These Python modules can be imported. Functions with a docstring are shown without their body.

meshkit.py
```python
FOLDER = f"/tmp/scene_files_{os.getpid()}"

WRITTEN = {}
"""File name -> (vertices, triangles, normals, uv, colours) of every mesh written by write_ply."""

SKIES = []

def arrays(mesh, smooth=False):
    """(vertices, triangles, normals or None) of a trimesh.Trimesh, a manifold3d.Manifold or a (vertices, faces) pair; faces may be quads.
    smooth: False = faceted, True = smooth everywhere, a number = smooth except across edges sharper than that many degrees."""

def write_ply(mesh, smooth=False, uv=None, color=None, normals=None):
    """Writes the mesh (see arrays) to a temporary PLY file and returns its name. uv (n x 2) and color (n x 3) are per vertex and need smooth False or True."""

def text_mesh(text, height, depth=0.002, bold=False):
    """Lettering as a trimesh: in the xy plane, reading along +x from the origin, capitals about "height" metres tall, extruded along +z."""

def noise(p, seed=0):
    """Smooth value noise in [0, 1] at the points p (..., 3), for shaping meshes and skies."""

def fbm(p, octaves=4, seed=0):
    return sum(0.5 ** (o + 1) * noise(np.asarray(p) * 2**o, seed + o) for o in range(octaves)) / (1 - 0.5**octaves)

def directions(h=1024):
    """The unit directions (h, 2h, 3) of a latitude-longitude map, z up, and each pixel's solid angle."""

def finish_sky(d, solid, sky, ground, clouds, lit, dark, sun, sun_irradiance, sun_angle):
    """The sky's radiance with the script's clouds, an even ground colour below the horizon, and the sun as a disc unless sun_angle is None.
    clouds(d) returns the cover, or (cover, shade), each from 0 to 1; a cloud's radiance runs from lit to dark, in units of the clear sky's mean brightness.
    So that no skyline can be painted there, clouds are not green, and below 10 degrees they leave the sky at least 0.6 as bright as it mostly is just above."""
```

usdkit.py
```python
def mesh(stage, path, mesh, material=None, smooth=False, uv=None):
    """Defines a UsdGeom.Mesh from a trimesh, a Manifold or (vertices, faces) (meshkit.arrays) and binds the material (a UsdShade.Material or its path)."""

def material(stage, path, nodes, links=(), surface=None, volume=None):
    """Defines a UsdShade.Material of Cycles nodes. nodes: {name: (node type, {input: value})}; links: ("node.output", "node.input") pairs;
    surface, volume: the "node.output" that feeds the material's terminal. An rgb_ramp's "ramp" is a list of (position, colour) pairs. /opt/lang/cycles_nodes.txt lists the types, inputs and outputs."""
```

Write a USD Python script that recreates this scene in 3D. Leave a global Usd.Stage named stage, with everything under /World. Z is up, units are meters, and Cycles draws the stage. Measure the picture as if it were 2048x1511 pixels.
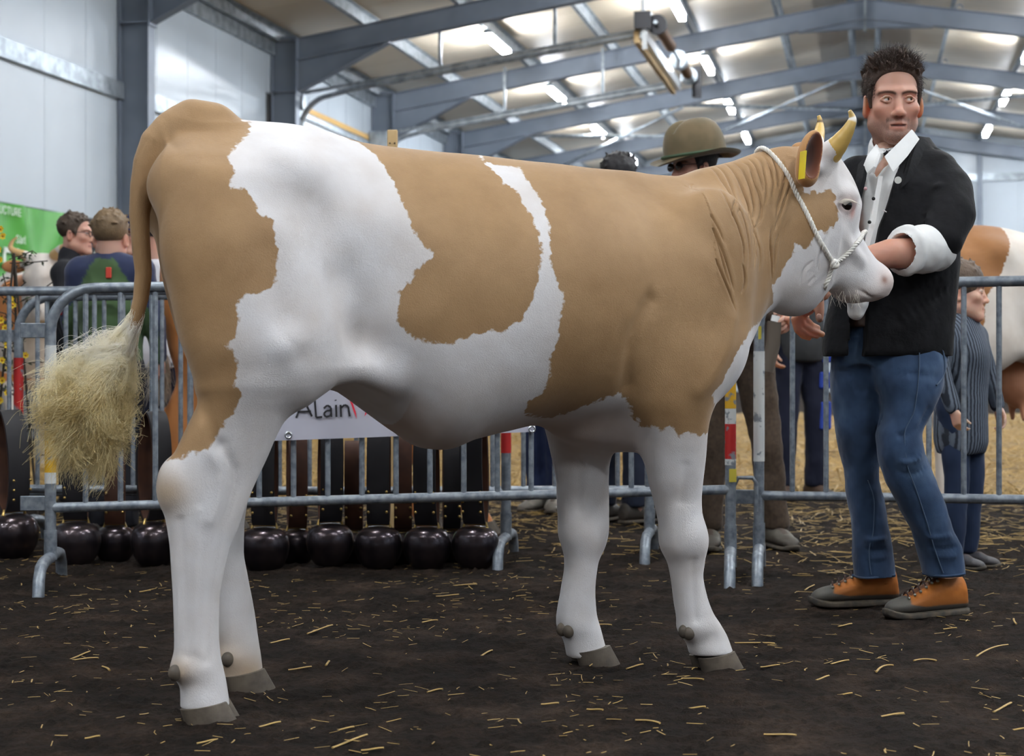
import math, random
import numpy as np, trimesh
from scipy.interpolate import PchipInterpolator
from scipy.ndimage import map_coordinates
from pxr import Usd, UsdGeom, UsdShade, UsdLux, Gf, Sdf, Vt
import usdkit, meshkit

stage = Usd.Stage.CreateInMemory()
UsdGeom.SetStageUpAxis(stage, "Z")
UsdGeom.SetStageMetersPerUnit(stage, 1.0)
UsdGeom.Xform.Define(stage, "/World")
UsdGeom.Scope.Define(stage, "/World/Looks")

# ------------------------------------------------------------------ camera, light, exposure
F, CX, HY, CH = 3300.0, 1024.0, 720.0, 0.83      # focal length in pixels, centre column, horizon row, camera height
cam = UsdGeom.Camera.Define(stage, "/World/camera")
cam.CreateHorizontalApertureAttr(36.0)
cam.CreateFocalLengthAttr(36.0 * F / 2048)
cam.CreateVerticalApertureOffsetAttr(36.0 / 2048 * (HY - 755.5))
cam.CreateFStopAttr(5.0)
cam.CreateFocusDistanceAttr(4.6)
cam.CreateExposureAttr(0.38)
UsdGeom.XformCommonAPI(cam).SetTranslate(Gf.Vec3d(0, 0, CH))
UsdGeom.XformCommonAPI(cam).SetRotate(Gf.Vec3f(90, 0, 0))
LAMP = 152.0                                       # radiance of the fluorescent tubes
dome = UsdLux.DomeLight.Define(stage, "/World/dome_light")
dome.CreateIntensityAttr(0.35)
dome.CreateColorAttr(Gf.Vec3f(0.85, 0.93, 1.0))

# ------------------------------------------------------------------ helpers: stage
_used = {}
def path_of(name, parent=None):
    base = parent if parent else "/World"
    k = (base, name)
    n = _used.get(k, 0); _used[k] = n + 1
    return f"{base}/{name}" + (f"_{n:03d}" if n else "")
def keys(p, label=None, cat=None, group=None, kind=None):
    for k, v in (("label", label), ("category", cat), ("group", group), ("kind", kind)):
        if v: p.SetCustomDataByKey(k, v)
    return p
def thing(name, label, cat, loc=(0, 0, 0), rz=0.0, group=None, kind=None):
    x = UsdGeom.Xform.Define(stage, path_of(name))
    x.AddTranslateOp().Set(Gf.Vec3d(*map(float, loc)))
    if rz: x.AddRotateZOp().Set(math.degrees(rz))
    keys(x.GetPrim(), label, cat, group, kind)
    return str(x.GetPath())
def obj(name, mesh, m, parent=None, smooth=False, attrs=None, **kw):
    p = path_of(name, parent)
    if attrs and smooth: smooth = True
    g = usdkit.mesh(stage, p, mesh, m, smooth)
    if attrs:
        api = UsdGeom.PrimvarsAPI(g)
        for k, a in attrs.items():
            a = np.asarray(a, np.float32)
            if a.ndim == 1:
                api.CreatePrimvar(k, Sdf.ValueTypeNames.FloatArray, "vertex").Set(Vt.FloatArray.FromNumpy(a))
            else:
                api.CreatePrimvar(k, Sdf.ValueTypeNames.Color3fArray, "vertex").Set(Vt.Vec3fArray.FromNumpy(a))
    if kw: keys(g.GetPrim(), kw.get("label"), kw.get("cat"), kw.get("group"), kw.get("kind"))
    return p
def curves(name, strands, widths, m, parent, **kw):
    p = path_of(name, parent)
    c = UsdGeom.BasisCurves.Define(stage, p)
    c.CreateTypeAttr("linear")
    c.CreateCurveVertexCountsAttr(Vt.IntArray.FromNumpy(np.array([len(s) for s in strands], np.int32)))
    c.CreatePointsAttr(Vt.Vec3fArray.FromNumpy(np.concatenate(strands).astype(np.float32)))
    c.CreateWidthsAttr(Vt.FloatArray.FromNumpy(np.concatenate(widths).astype(np.float32)))
    c.SetWidthsInterpolation("vertex")
    UsdShade.MaterialBindingAPI.Apply(c.GetPrim()).Bind(m)
    if kw: keys(c.GetPrim(), kw.get("label"), kw.get("cat"), kw.get("group"), kw.get("kind"))
    return p
def copy_of(src, name, label, cat, loc, rz=0.0, group=None, scale=None):
    x = UsdGeom.Xform.Define(stage, path_of(name))
    x.GetPrim().GetReferences().AddInternalReference(src)
    x.ClearXformOpOrder()
    x.GetPrim().GetAttribute("xformOp:translate").Clear() if x.GetPrim().GetAttribute("xformOp:translate") else None
    t = UsdGeom.Xformable(x); ops = []
    a = t.AddTranslateOp(UsdGeom.XformOp.PrecisionDouble, "at"); a.Set(Gf.Vec3d(*map(float, loc))); ops.append(a)
    r = t.AddRotateZOp(UsdGeom.XformOp.PrecisionFloat, "turn"); r.Set(math.degrees(rz)); ops.append(r)
    if scale:
        s = t.AddScaleOp(UsdGeom.XformOp.PrecisionFloat, "size"); s.Set(Gf.Vec3f(*scale)); ops.append(s)
    t.SetXformOpOrder(ops)
    x.GetPrim().SetInstanceable(True)
    keys(x.GetPrim(), label, cat, group)
    return str(x.GetPath())

# ------------------------------------------------------------------ helpers: materials (colours are given as sRGB 0-255 albedo)
def lin(c):
    c = np.asarray(c, float) / 255.0
    return np.where(c < 0.04045, c / 12.92, ((c + 0.055) / 1.055) ** 2.4)
def mat(name, col, rough=0.6, metal=0.0, col2=None, scale=6.0, detail=4.0, contrast=(0.35, 0.65), bump=0.0, bscale=80.0, bdist=0.003, spec=0.5, sheen=0.0, sss=0.0, coat=0.0):
    nodes = {"p": ("principled_bsdf", {"base_color": lin(col), "roughness": rough, "metallic": metal, "specular_ior_level": spec, "sheen_weight": sheen, "sheen_roughness": 0.4, "coat_weight": coat})}
    links = []
    if sss: nodes["p"][1].update({"subsurface_weight": sss, "subsurface_radius": (0.012, 0.005, 0.003), "subsurface_scale": 1.0})
    if col2 is not None or bump: nodes["tc"] = ("texture_coordinate", {})
    if col2 is not None:
        nodes["n"] = ("noise_texture", {"scale": scale, "detail": detail})
        nodes["r"] = ("rgb_ramp", {"ramp": [(contrast[0], lin(col)), (contrast[1], lin(col2))]})
        links += [("tc.object", "n.vector"), ("n.fac", "r.fac"), ("r.color", "p.base_color")]
    if bump:
        nodes["bn"] = ("noise_texture", {"scale": bscale, "detail": 4.0})
        nodes["b"] = ("bump", {"strength": bump, "distance": bdist})
        links += [("tc.object", "bn.vector"), ("bn.fac", "b.height"), ("b.normal", "p.normal")]
    return usdkit.material(stage, f"/World/Looks/{name}", nodes, links, surface="p.BSDF")
def mat_attr(name, rough=0.5, spec=0.4, bump=0.0, bscale=200.0, bdist=0.002, sheen=0.0, sss=0.0, attr="col"):
    """Base colour from the mesh's own colour per vertex."""
    nodes = {"a": ("attribute", {"attribute": attr}), "p": ("principled_bsdf", {"roughness": rough, "specular_ior_level": spec, "sheen_weight": sheen})}
    links = [("a.color", "p.base_color")]
    if sss: nodes["p"][1].update({"subsurface_weight": sss, "subsurface_radius": (0.010, 0.004, 0.002), "subsurface_scale": 1.0})
    if bump:
        nodes["tc"] = ("texture_coordinate", {}); nodes["bn"] = ("noise_texture", {"scale": bscale, "detail": 4.0}); nodes["b"] = ("bump", {"strength": bump, "distance": bdist})
        links += [("tc.object", "bn.vector"), ("bn.fac", "b.height"), ("b.normal", "p.normal")]
    return usdkit.material(stage, f"/World/Looks/{name}", nodes, links, surface="p.BSDF")
def emit(name, col, strength):
    return usdkit.material(stage, f"/World/Looks/{name}", {"e": ("emission", {"color": col, "strength": strength})}, [], surface="e.emission")

# ------------------------------------------------------------------ helpers: geometry
def at(px, py, Y):
    return np.array([(px - CX) * Y / F, Y, CH - (py - HY) * Y / F])
def cat(*ms):
    ms = [m for m in ms if m is not None]
    return trimesh.util.concatenate([m if isinstance(m, trimesh.Trimesh) else trimesh.Trimesh(m[0], m[1], process=False) for m in ms])
def box(c, s, rz=0.0):
    m = trimesh.creation.box(s)
    if rz: m.apply_transform(trimesh.transformations.rotation_matrix(rz, [0, 0, 1]))
    m.apply_translation(c); return m
def rbox(c, s, r=0.004):
    """Box with chamfered edges."""
    s = np.asarray(s, float) / 2; r = min(r, s.min() * 0.6)
    pts = [[sx * (s[0] - r * (k != 0)), sy * (s[1] - r * (k != 1)), sz * (s[2] - r * (k != 2))] for sx in (-1, 1) for sy in (-1, 1) for sz in (-1, 1) for k in range(3)]
    m = trimesh.convex.convex_hull(np.array(pts)); m.apply_translation(c); return m
def beam(p0, p1, w, h, up=(0, 0, 1)):
    """Box from p0 to p1, w wide, h high along up."""
    p0, p1 = np.asarray(p0, float), np.asarray(p1, float)
    d = p1 - p0; L = np.linalg.norm(d); d /= L
    side = np.cross(d, up); side /= np.linalg.norm(side); u = np.cross(side, d)
    m = trimesh.creation.box((L, w, h))
    T = np.eye(4); T[:3, 0], T[:3, 1], T[:3, 2], T[:3, 3] = d, side, u, (p0 + p1) / 2
    m.apply_transform(T); return m
def tube(pts, r, sides=10, caps=True):
    p = np.asarray(pts, float); n = len(p); r = np.broadcast_to(np.asarray(r, float), (n,))
    t = np.gradient(p, axis=0); t /= np.linalg.norm(t, axis=1, keepdims=True) + 1e-12
    ref = np.array([0, 0, 1.0]) if abs(t[0, 2]) < 0.9 else np.array([1.0, 0, 0])
    a = np.cross(t[0], ref); a /= np.linalg.norm(a); A = [a]
    for i in range(1, n):
        a = A[-1] - t[i] * (A[-1] @ t[i]); A.append(a / (np.linalg.norm(a) + 1e-12))
    A = np.array(A); B = np.cross(t, A)
    th = np.arange(sides) * 2 * np.pi / sides
    v = (p[:, None] + r[:, None, None] * (np.cos(th)[None, :, None] * A[:, None] + np.sin(th)[None, :, None] * B[:, None])).reshape(-1, 3)
    i, j = np.meshgrid(np.arange(n - 1), np.arange(sides), indexing="ij")
    q = np.stack([i * sides + j, i * sides + (j + 1) % sides, (i + 1) * sides + (j + 1) % sides, (i + 1) * sides + j], -1).reshape(-1, 4)
    f = np.vstack([q[:, [0, 1, 2]], q[:, [0, 2, 3]]])
    if caps:
        v = np.vstack([v, p[0], p[-1]]); k = np.arange(sides)
        f = np.vstack([f, np.stack([np.full(sides, n * sides), (k + 1) % sides, k], 1), np.stack([np.full(sides, n * sides + 1), (n - 1) * sides + k, (n - 1) * sides + (k + 1) % sides], 1)])
    return trimesh.Trimesh(v, f, process=False)
def spline(pts, n=24):
    p = np.asarray(pts, float)
    s = np.r_[0, np.cumsum(np.linalg.norm(np.diff(p, axis=0), axis=1) + 1e-9)]
    return PchipInterpolator(s, p)(np.linspace(0, s[-1], n))
def lathe(prof, sides=40, c=(0, 0, 0)):
    prof = np.asarray(prof, float); n = len(prof); th = np.arange(sides) * 2 * np.pi / sides
    v = np.stack([prof[:, 0][:, None] * np.cos(th), prof[:, 0][:, None] * np.sin(th), np.broadcast_to(prof[:, 1][:, None], (n, sides))], -1).reshape(-1, 3)
    i, j = np.meshgrid(np.arange(n - 1), np.arange(sides), indexing="ij")
    q = np.stack([i * sides + j, i * sides + (j + 1) % sides, (i + 1) * sides + (j + 1) % sides, (i + 1) * sides + j], -1).reshape(-1, 4)
    return trimesh.Trimesh(v + np.asarray(c), np.vstack([q[:, [0, 1, 2]], q[:, [0, 2, 3]]]), process=False)
def sheet(X, thick=None):
    """Grid of points (n, m, 3) as a surface, given a thickness when asked."""
    n, m = X.shape[:2]
    i, j = np.meshgrid(np.arange(n - 1), np.arange(m - 1), indexing="ij")
    q = np.stack([i * m + j, (i + 1) * m + j, (i + 1) * m + j + 1, i * m + j + 1], -1).reshape(-1, 4)
    f = np.vstack([q[:, [0, 1, 2]], q[:, [0, 2, 3]]]); v = X.reshape(-1, 3)
    if thick is None: return trimesh.Trimesh(v, f, process=False)
    N = np.cross(np.gradient(X, axis=0), np.gradient(X, axis=1)); N /= np.linalg.norm(N, axis=-1, keepdims=True) + 1e-12
    v2 = (X - N * thick).reshape(-1, 3); k = n * m
    rim = np.concatenate([np.arange(m), np.arange(1, n) * m + m - 1, (n - 1) * m + np.arange(m - 2, -1, -1), np.arange(n - 2, 0, -1) * m])
    nx = np.roll(rim, -1)
    side = np.vstack([np.stack([rim, nx, nx + k], 1), np.stack([rim, nx + k, rim + k], 1)])
    return trimesh.Trimesh(np.vstack([v, v2]), np.vstack([f, f[:, ::-1] + k, side]), process=False)

class Field:
    """Signed distances on a grid; smooth unions and cuts of organic shapes, then one closed surface."""
    def __init__(s, lo, hi, h):
        s.lo, s.h = np.asarray(lo, float), h
        s.n = np.ceil((np.asarray(hi, float) - s.lo) / h).astype(int) + 1
        s.D = np.full(s.n, 0.25, np.float32)
    def block(s, lo, hi, pad):
        a = np.clip(np.floor((np.asarray(lo) - pad - s.lo) / s.h).astype(int), 0, s.n - 1)
        b = np.clip(np.ceil((np.asarray(hi) + pad - s.lo) / s.h).astype(int) + 1, 1, s.n)
        sl = tuple(slice(i, j) for i, j in zip(a, b))
        return sl, [(s.lo[k] + s.h * np.arange(a[k], b[k])).astype(np.float32).reshape([-1 if i == k else 1 for i in range(3)]) for k in range(3)]
    def put(s, sl, d, k, sub=False):
        o = s.D[sl]
        if sub:
            d = -d
            if k > 0:
                m = np.maximum(k - np.abs(o - d), 0) / k; s.D[sl] = np.maximum(o, d) + m * m * k / 4
            else: s.D[sl] = np.maximum(o, d)
        elif k > 0:
            m = np.maximum(k - np.abs(o - d), 0) / k; s.D[sl] = np.minimum(o, d) - m * m * k / 4
        else: s.D[sl] = np.minimum(o, d)
    def cone(s, a, b, ra, rb=None, k=0.02, sub=False, flat=None):
        """Rounded limb from a to b. flat=(axis vector, factor) squeezes it along one direction."""
        a, b = np.asarray(a, float), np.asarray(b, float); rb = ra if rb is None else rb; R = max(ra, rb)
        sl, (x, y, z) = s.block(np.minimum(a, b) - R, np.maximum(a, b) + R, k + 3 * s.h)
        d = b - a; L2 = max(d @ d, 1e-12)
        X, Y, Z = x - a[0], y - a[1], z - a[2]
        t = np.clip((X * d[0] + Y * d[1] + Z * d[2]) / L2, 0, 1)
        X, Y, Z = X - t * d[0], Y - t * d[1], Z - t * d[2]
        if flat is not None:
            ax = np.asarray(flat[0], float); ax = ax / np.linalg.norm(ax)
            g = (X * ax[0] + Y * ax[1] + Z * ax[2]) * (flat[1] - 1)
            X, Y, Z = X + g * ax[0], Y + g * ax[1], Z + g * ax[2]
        s.put(sl, np.sqrt(X * X + Y * Y + Z * Z) - (ra + (rb - ra) * t), k, sub)
    def chain(s, pts, rs, k=0.02, sub=False):
        """Limb of several segments, joined without bulges, then blended in."""
        pts = np.asarray(pts, float); R = max(rs)
        sl, (x, y, z) = s.block(pts.min(0) - R, pts.max(0) + R, k + 3 * s.h)
        best = None
        for a, b, ra, rb in zip(pts[:-1], pts[1:], rs[:-1], rs[1:]):
            d = b - a; X, Y, Z = x - a[0], y - a[1], z - a[2]
            t = np.clip((X * d[0] + Y * d[1] + Z * d[2]) / max(d @ d, 1e-12), 0, 1)
            q = np.sqrt((X - t * d[0]) ** 2 + (Y - t * d[1]) ** 2 + (Z - t * d[2]) ** 2) - (ra + (rb - ra) * t)
            best = q if best is None else np.minimum(best, q)
        s.put(sl, best, k, sub)
    def ell(s, c, r, k=0.02, sub=False, R=None):
        """Ellipsoid; R rows are its axes."""
        c, r = np.asarray(c, float), np.asarray(r, float)
        m = r.max() if R is not None else r
        sl, (x, y, z) = s.block(c - m, c + m, k + 3 * s.h)
        P = [x - c[0], y - c[1], z - c[2]]
        if R is not None: P = [P[0] * a[0] + P[1] * a[1] + P[2] * a[2] for a in np.asarray(R)]
        q = np.sqrt(sum((p / e) ** 2 for p, e in zip(P, r)))
        g = np.sqrt(sum((p / e ** 2) ** 2 for p, e in zip(P, r))) + 1e-9
        s.put(sl, q * (q - 1) / g, k, sub)
    def loft(s, u, v, w, top, bot, hw, k=0.03, n=2.2, narrow=0.0, tc=None, box=None, sub=False):
        """Sections stacked along u: from bot(u) to top(u) along v, hw(u) wide along w. u, v, w: functions of (x, y, z)."""
        sl, (x, y, z) = s.block(box[0], box[1], k + 3 * s.h)
        U, V, W = u(x, y, z), v(x, y, z), w(x, y, z)
        f = lambda a: PchipInterpolator(*zip(*sorted(map(tuple, a))), extrapolate=False)
        lo, hi = max(min(p[0] for p in a) for a in (top, bot)), min(max(p[0] for p in a) for a in (top, bot))
        Uc = np.clip(U, lo + 1e-5, hi - 1e-5)
        # evaluate on a fine table, then look up
        tab = np.linspace(lo, hi, 600); g = lambda a: np.interp(Uc.ravel(), tab, np.interp(tab, *zip(*sorted(map(tuple, a)))) if len(a) < 3 else _safe(f(a), tab, a)).reshape(Uc.shape).astype(np.float32)
        T, B, H = g(top), g(bot), g(hw)
        c, hh = (T + B) / 2, np.maximum((T - B) / 2, 0.004)
        q = (V - c) / hh
        if tc is not None: W = W - g(tc)
        Hn = H * (1 - narrow * np.clip(q, 0, 1.2) ** 2) if narrow else H
        e = (np.abs(W / Hn) ** n + np.abs(q) ** n) ** (1.0 / n)
        d = (e - 1) * np.minimum(Hn, hh)
        d = np.maximum(d, np.maximum(lo - U, U - hi))
        s.put(sl, d.astype(np.float32), k, sub)
    def sample(s, p):
        return map_coordinates(s.D, ((np.asarray(p) - s.lo) / s.h).T, order=1, mode="nearest")
    def mesh(s, smooth=2):
        D = s.D; S = D < 0
        n = np.array(D.shape) - 1
        c = [S[i:i + n[0], j:j + n[1], k:k + n[2]] for i in (0, 1) for j in (0, 1) for k in (0, 1)]
        cnt = sum(x.astype(np.uint8) for x in c)
        act = (cnt > 0) & (cnt < 8)
        I = np.argwhere(act); idx = np.full(D.shape, -1, np.int32); idx[tuple(I.T)] = np.arange(len(I))
        corner = np.array([[i, j, k] for i in (0, 1) for j in (0, 1) for k in (0, 1)])
        val = np.stack([D[tuple((I + o).T)] for o in corner], 1)
        acc, num = np.zeros((len(I), 3)), np.zeros(len(I))
        for a in range(8):
            for b in range(a + 1, 8):
                if np.abs(corner[a] - corner[b]).sum() == 1:
                    x = (val[:, a] < 0) != (val[:, b] < 0)
                    t = val[x, a] / (val[x, a] - val[x, b])
                    acc[x] += corner[a] + t[:, None] * (corner[b] - corner[a]); num[x] += 1
        V = s.lo + s.h * (I + acc / num[:, None])
        Q = []
        for ax in range(3):
            o = np.eye(3, dtype=int)[ax]; b, cx = [np.eye(3, dtype=int)[(ax + i) % 3] for i in (1, 2)]
            m = np.array(D.shape) - o
            x = S[:m[0], :m[1], :m[2]] != S[o[0]:, o[1]:, o[2]:]
            E = np.argwhere(x); E = E[(E[:, (ax + 1) % 3] > 0) & (E[:, (ax + 2) % 3] > 0)]
            q = np.stack([idx[tuple((E - d).T)] for d in (b + cx, cx, 0 * b, b)], 1)
            flip = ~S[tuple(E.T)]
            q[flip] = q[flip][:, ::-1]
            Q.append(q[(q >= 0).all(1)])
        Q = np.vstack(Q)
        m = trimesh.Trimesh(V, np.vstack([Q[:, [0, 1, 2]], Q[:, [0, 2, 3]]]), process=False)
        for _ in range(smooth):
            for lam in (0.5, -0.52):
                a = np.zeros_like(m.vertices); k = np.zeros(len(a))
                for i, j in ((0, 1), (1, 2), (2, 3), (3, 0)):
                    np.add.at(a, Q[:, i], m.vertices[Q[:, j]]); np.add.at(k, Q[:, i], 1)
                    np.add.at(a, Q[:, j], m.vertices[Q[:, i]]); np.add.at(k, Q[:, j], 1)
                m.vertices = m.vertices + lam * (a / np.maximum(k, 1)[:, None] - m.vertices)
        return m
def _safe(f, tab, a):
    y = f(tab); xs = np.array(sorted(map(tuple, a)))
    bad = np.isnan(y); y[bad] = np.interp(tab[bad], xs[:, 0], xs[:, 1]); return y
def normals_of(m):
    v, f = np.asarray(m.vertices), np.asarray(m.faces); n = np.zeros_like(v)
    c = np.cross(v[f[:, 1]] - v[f[:, 0]], v[f[:, 2]] - v[f[:, 0]])
    for k in range(3): np.add.at(n, f[:, k], c)
    return n / (np.linalg.norm(n, axis=1, keepdims=True) + 1e-12)
def poly_sd(P, poly):
    """Signed distance in the plane to a polygon, negative inside."""
    poly = np.asarray(poly, float); a, b = poly, np.roll(poly, -1, 0)
    d = np.full(len(P), 1e9); inside = np.zeros(len(P), bool)
    for p, q in zip(a, b):
        e = q - p; w = P - p
        t = np.clip((w @ e) / max(e @ e, 1e-12), 0, 1)
        d = np.minimum(d, ((w - t[:, None] * e) ** 2).sum(1))
        c = (p[1] > P[:, 1]) != (q[1] > P[:, 1])
        inside ^= c & (P[:, 0] < (q[0] - p[0]) * (P[:, 1] - p[1]) / (q[1] - p[1] + 1e-12) + p[0])
    return np.where(inside, -1, 1) * np.sqrt(d)
def line_d(P, line):
    d = np.full(len(P), 1e9)
    for p, q in zip(line[:-1], line[1:]):
        p, q = np.asarray(p), np.asarray(q); e = q - p; w = P - p
        t = np.clip((w @ e) / max(e @ e, 1e-12), 0, 1)
        d = np.minimum(d, ((w - t[:, None] * e) ** 2).sum(1))
    return np.sqrt(d)
def line_taper(P, line):
    """Distance to a polyline, and 0 at its ends to 1 in its middle at the nearest point."""
    d = np.full(len(P), 1e9); u = np.zeros(len(P)); n = len(line) - 1
    for i in range(n):
        p, e = line[i], line[i + 1] - line[i]; w = P - p
        t = np.clip((w @ e) / max(e @ e, 1e-12), 0, 1); q = ((w - t[:, None] * e) ** 2).sum(1)
        m = q < d; d[m] = q[m]; u[m] = (i + t[m]) / n
    return np.sqrt(d), np.sin(np.pi * np.clip(u, 0, 1)) ** 0.6
rng = np.random.default_rng(7)
# ------------------------------------------------------------------ the hall
PSI = math.atan2(1730 - CX, F)
SA, CA = math.sin(PSI), math.cos(PSI)
def H(R, D, z): return np.array([D * SA + R * CA, D * CA - R * SA, z])
def hbox(R0, R1, D0, D1, z0, z1):
    m = box(((R0 + R1) / 2, (D0 + D1) / 2, (z0 + z1) / 2), (abs(R1 - R0), abs(D1 - D0), abs(z1 - z0)))
    v = m.vertices; m.vertices = np.stack([v[:, 1] * SA + v[:, 0] * CA, v[:, 1] * CA - v[:, 0] * SA, v[:, 2]], 1); return m
HALF, APEX, SLOPE, BAY, DG = 9.0, 7.36, 0.158, 5.346, 45.9
DB = -18.6
def roof(R): return APEX - SLOPE * abs(R)
frames_D = [18.92 + BAY * (i - 1) for i in range(-6, 7)]
m_panel = usdkit.material(stage, "/World/Looks/wall_panel", {
    "g": ("geometry", {}), "n": ("noise_texture", {"scale": 0.7, "detail": 3.0}), "r": ("rgb_ramp", {"ramp": [(0.3, lin((178, 187, 195))), (0.7, lin((187, 196, 204)))]}),
    "m": ("mapping", {"rotation": (0, 0, PSI)}),
    "w": ("wave_texture", {"scale": 3.2, "bands_direction": "y", "profile": "saw"}), "b": ("bump", {"strength": 0.25, "distance": 0.004}),
    "p": ("principled_bsdf", {"roughness": 0.32, "specular_ior_level": 0.45})},
    [("g.position", "n.vector"), ("n.fac", "r.fac"), ("r.color", "p.base_color"), ("g.position", "m.vector"), ("m.vector", "w.vector"), ("w.fac", "b.height"), ("b.normal", "p.normal")], surface="p.BSDF")
m_ceil = mat("ceiling_panel", (226, 212, 190), 0.45, col2=(210, 195, 172), scale=0.35, detail=3)
m_ceil2 = mat("ceiling_panel_pale", (232, 219, 198), 0.45, col2=(216, 202, 180), scale=0.35, detail=3)
m_frame = mat("painted_steel", (122, 130, 142), 0.45, metal=0.15, col2=(108, 116, 128), scale=1.5)
m_galv = mat("galvanised_steel", (176, 184, 190), 0.36, metal=0.65, col2=(140, 148, 154), scale=7.0, contrast=(0.4, 0.62))
m_concrete = mat("concrete_plinth", (88, 88, 88), 0.85, col2=(70, 70, 72), scale=2.0)
m_door = mat("door_panel_white", (226, 230, 233), 0.3)
m_tan = mat("seal_strip_tan", (205, 165, 100), 0.6)
m_dark = mat("dark_metal", (40, 40, 44), 0.4, metal=0.4)
m_spring = mat("rusty_spring", (110, 82, 58), 0.5, metal=0.3)
m_wood = mat("pale_wood", (214, 184, 134), 0.6, col2=(190, 156, 106), scale=9)
m_lamp = emit("lamp_tube", (0.93, 0.985, 1.05), LAMP)

wl = thing("wall_left", "white sandwich-panel side wall with steel girts at the left", "wall", kind="structure")
for i in range(16, 46):                                              # vertical panels, one metre wide, as far as the photo shows them
    D0, D1 = i + 0.0, i + 1.0
    if i == 45: D1 = DG
    z0 = 2.52 if not (24.35 < (D0 + D1) / 2 < 29.5) else 4.95
    obj("panel", hbox(-HALF - 0.08, -HALF, D0 + 0.004, D1 - 0.004, z0, roof(HALF)), m_panel, wl)
obj("panel_run", hbox(-HALF - 0.08, -HALF, DB, 15.996, 2.52, roof(HALF)), m_panel, wl)
obj("plinth", cat(hbox(-HALF - 0.1, -HALF - 0.01, DB, 24.44, -0.2, 2.52), hbox(-HALF - 0.1, -HALF - 0.01, 29.46, DG, -0.2, 2.52), hbox(-HALF - 0.1, -HALF - 0.01, 24.4, 29.5, -0.2, 0.0), hbox(-HALF - 0.1, -HALF - 0.02, 23.9, 24.44, 2.5, 5.0), hbox(-HALF - 0.1, -HALF - 0.02, 29.46, 30.1, 2.5, 5.0)), m_concrete, wl)
for z in (4.05, 5.56):
    obj("girt", cat(*[hbox(-HALF + 0.0, -HALF + 0.012, a + 0.02, b - 0.02, z, z + 0.2) for a, b in zip([DB] + frames_D, frames_D) if not (z < 5 and 24 < (a + b) / 2 < 29.7)],
                    *[hbox(-HALF, -HALF + 0.07, a + 0.02, b - 0.02, z - 0.008, z) for a, b in zip([DB] + frames_D, frames_D) if not (z < 5 and 24 < (a + b) / 2 < 29.7)],
                    *[hbox(-HALF + 0.06, -HALF + 0.07, a + 0.02, b - 0.02, z, z + 0.2) for a, b in zip([DB] + frames_D, frames_D) if not (z < 5 and 24 < (a + b) / 2 < 29.7)]), m_galv, wl)
wr = thing("wall_right", "white sandwich-panel side wall of the hall at the right", "wall", kind="structure")
obj("panel_run", hbox(HALF, HALF + 0.08, DB, DG, 2.0, roof(HALF)), m_panel, wr)
obj("plinth", hbox(HALF, HALF + 0.1, DB, DG, -0.2, 2.0), m_concrete, wr)
def gable(name, label, D0, D1, step):
    w = thing(name, label, "wall", kind="structure")
    R = -HALF
    while R < HALF - 0.01:
        R1 = min(R + step, HALF)
        if R < 0 < R1: R1 = 0.0
        a = hbox(R + 0.003, R1 - 0.003, D0, D1, 0, 1.0); v = a.vertices; r = v[:, 0] * CA - v[:, 1] * SA
        v[:, 2] = np.where(v[:, 2] > 0.5, APEX - SLOPE * np.abs(r), -0.2); a.vertices = v
        obj("panel", a, m_panel, w); R = R1
    return w
wb = gable("wall_back", "white gable end wall of the hall with a steel girt", DG, DG + 0.08, 1.0)
obj("girt", hbox(-HALF, HALF, DG - 0.07, DG, 5.63, 5.83), m_galv, wb)
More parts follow.
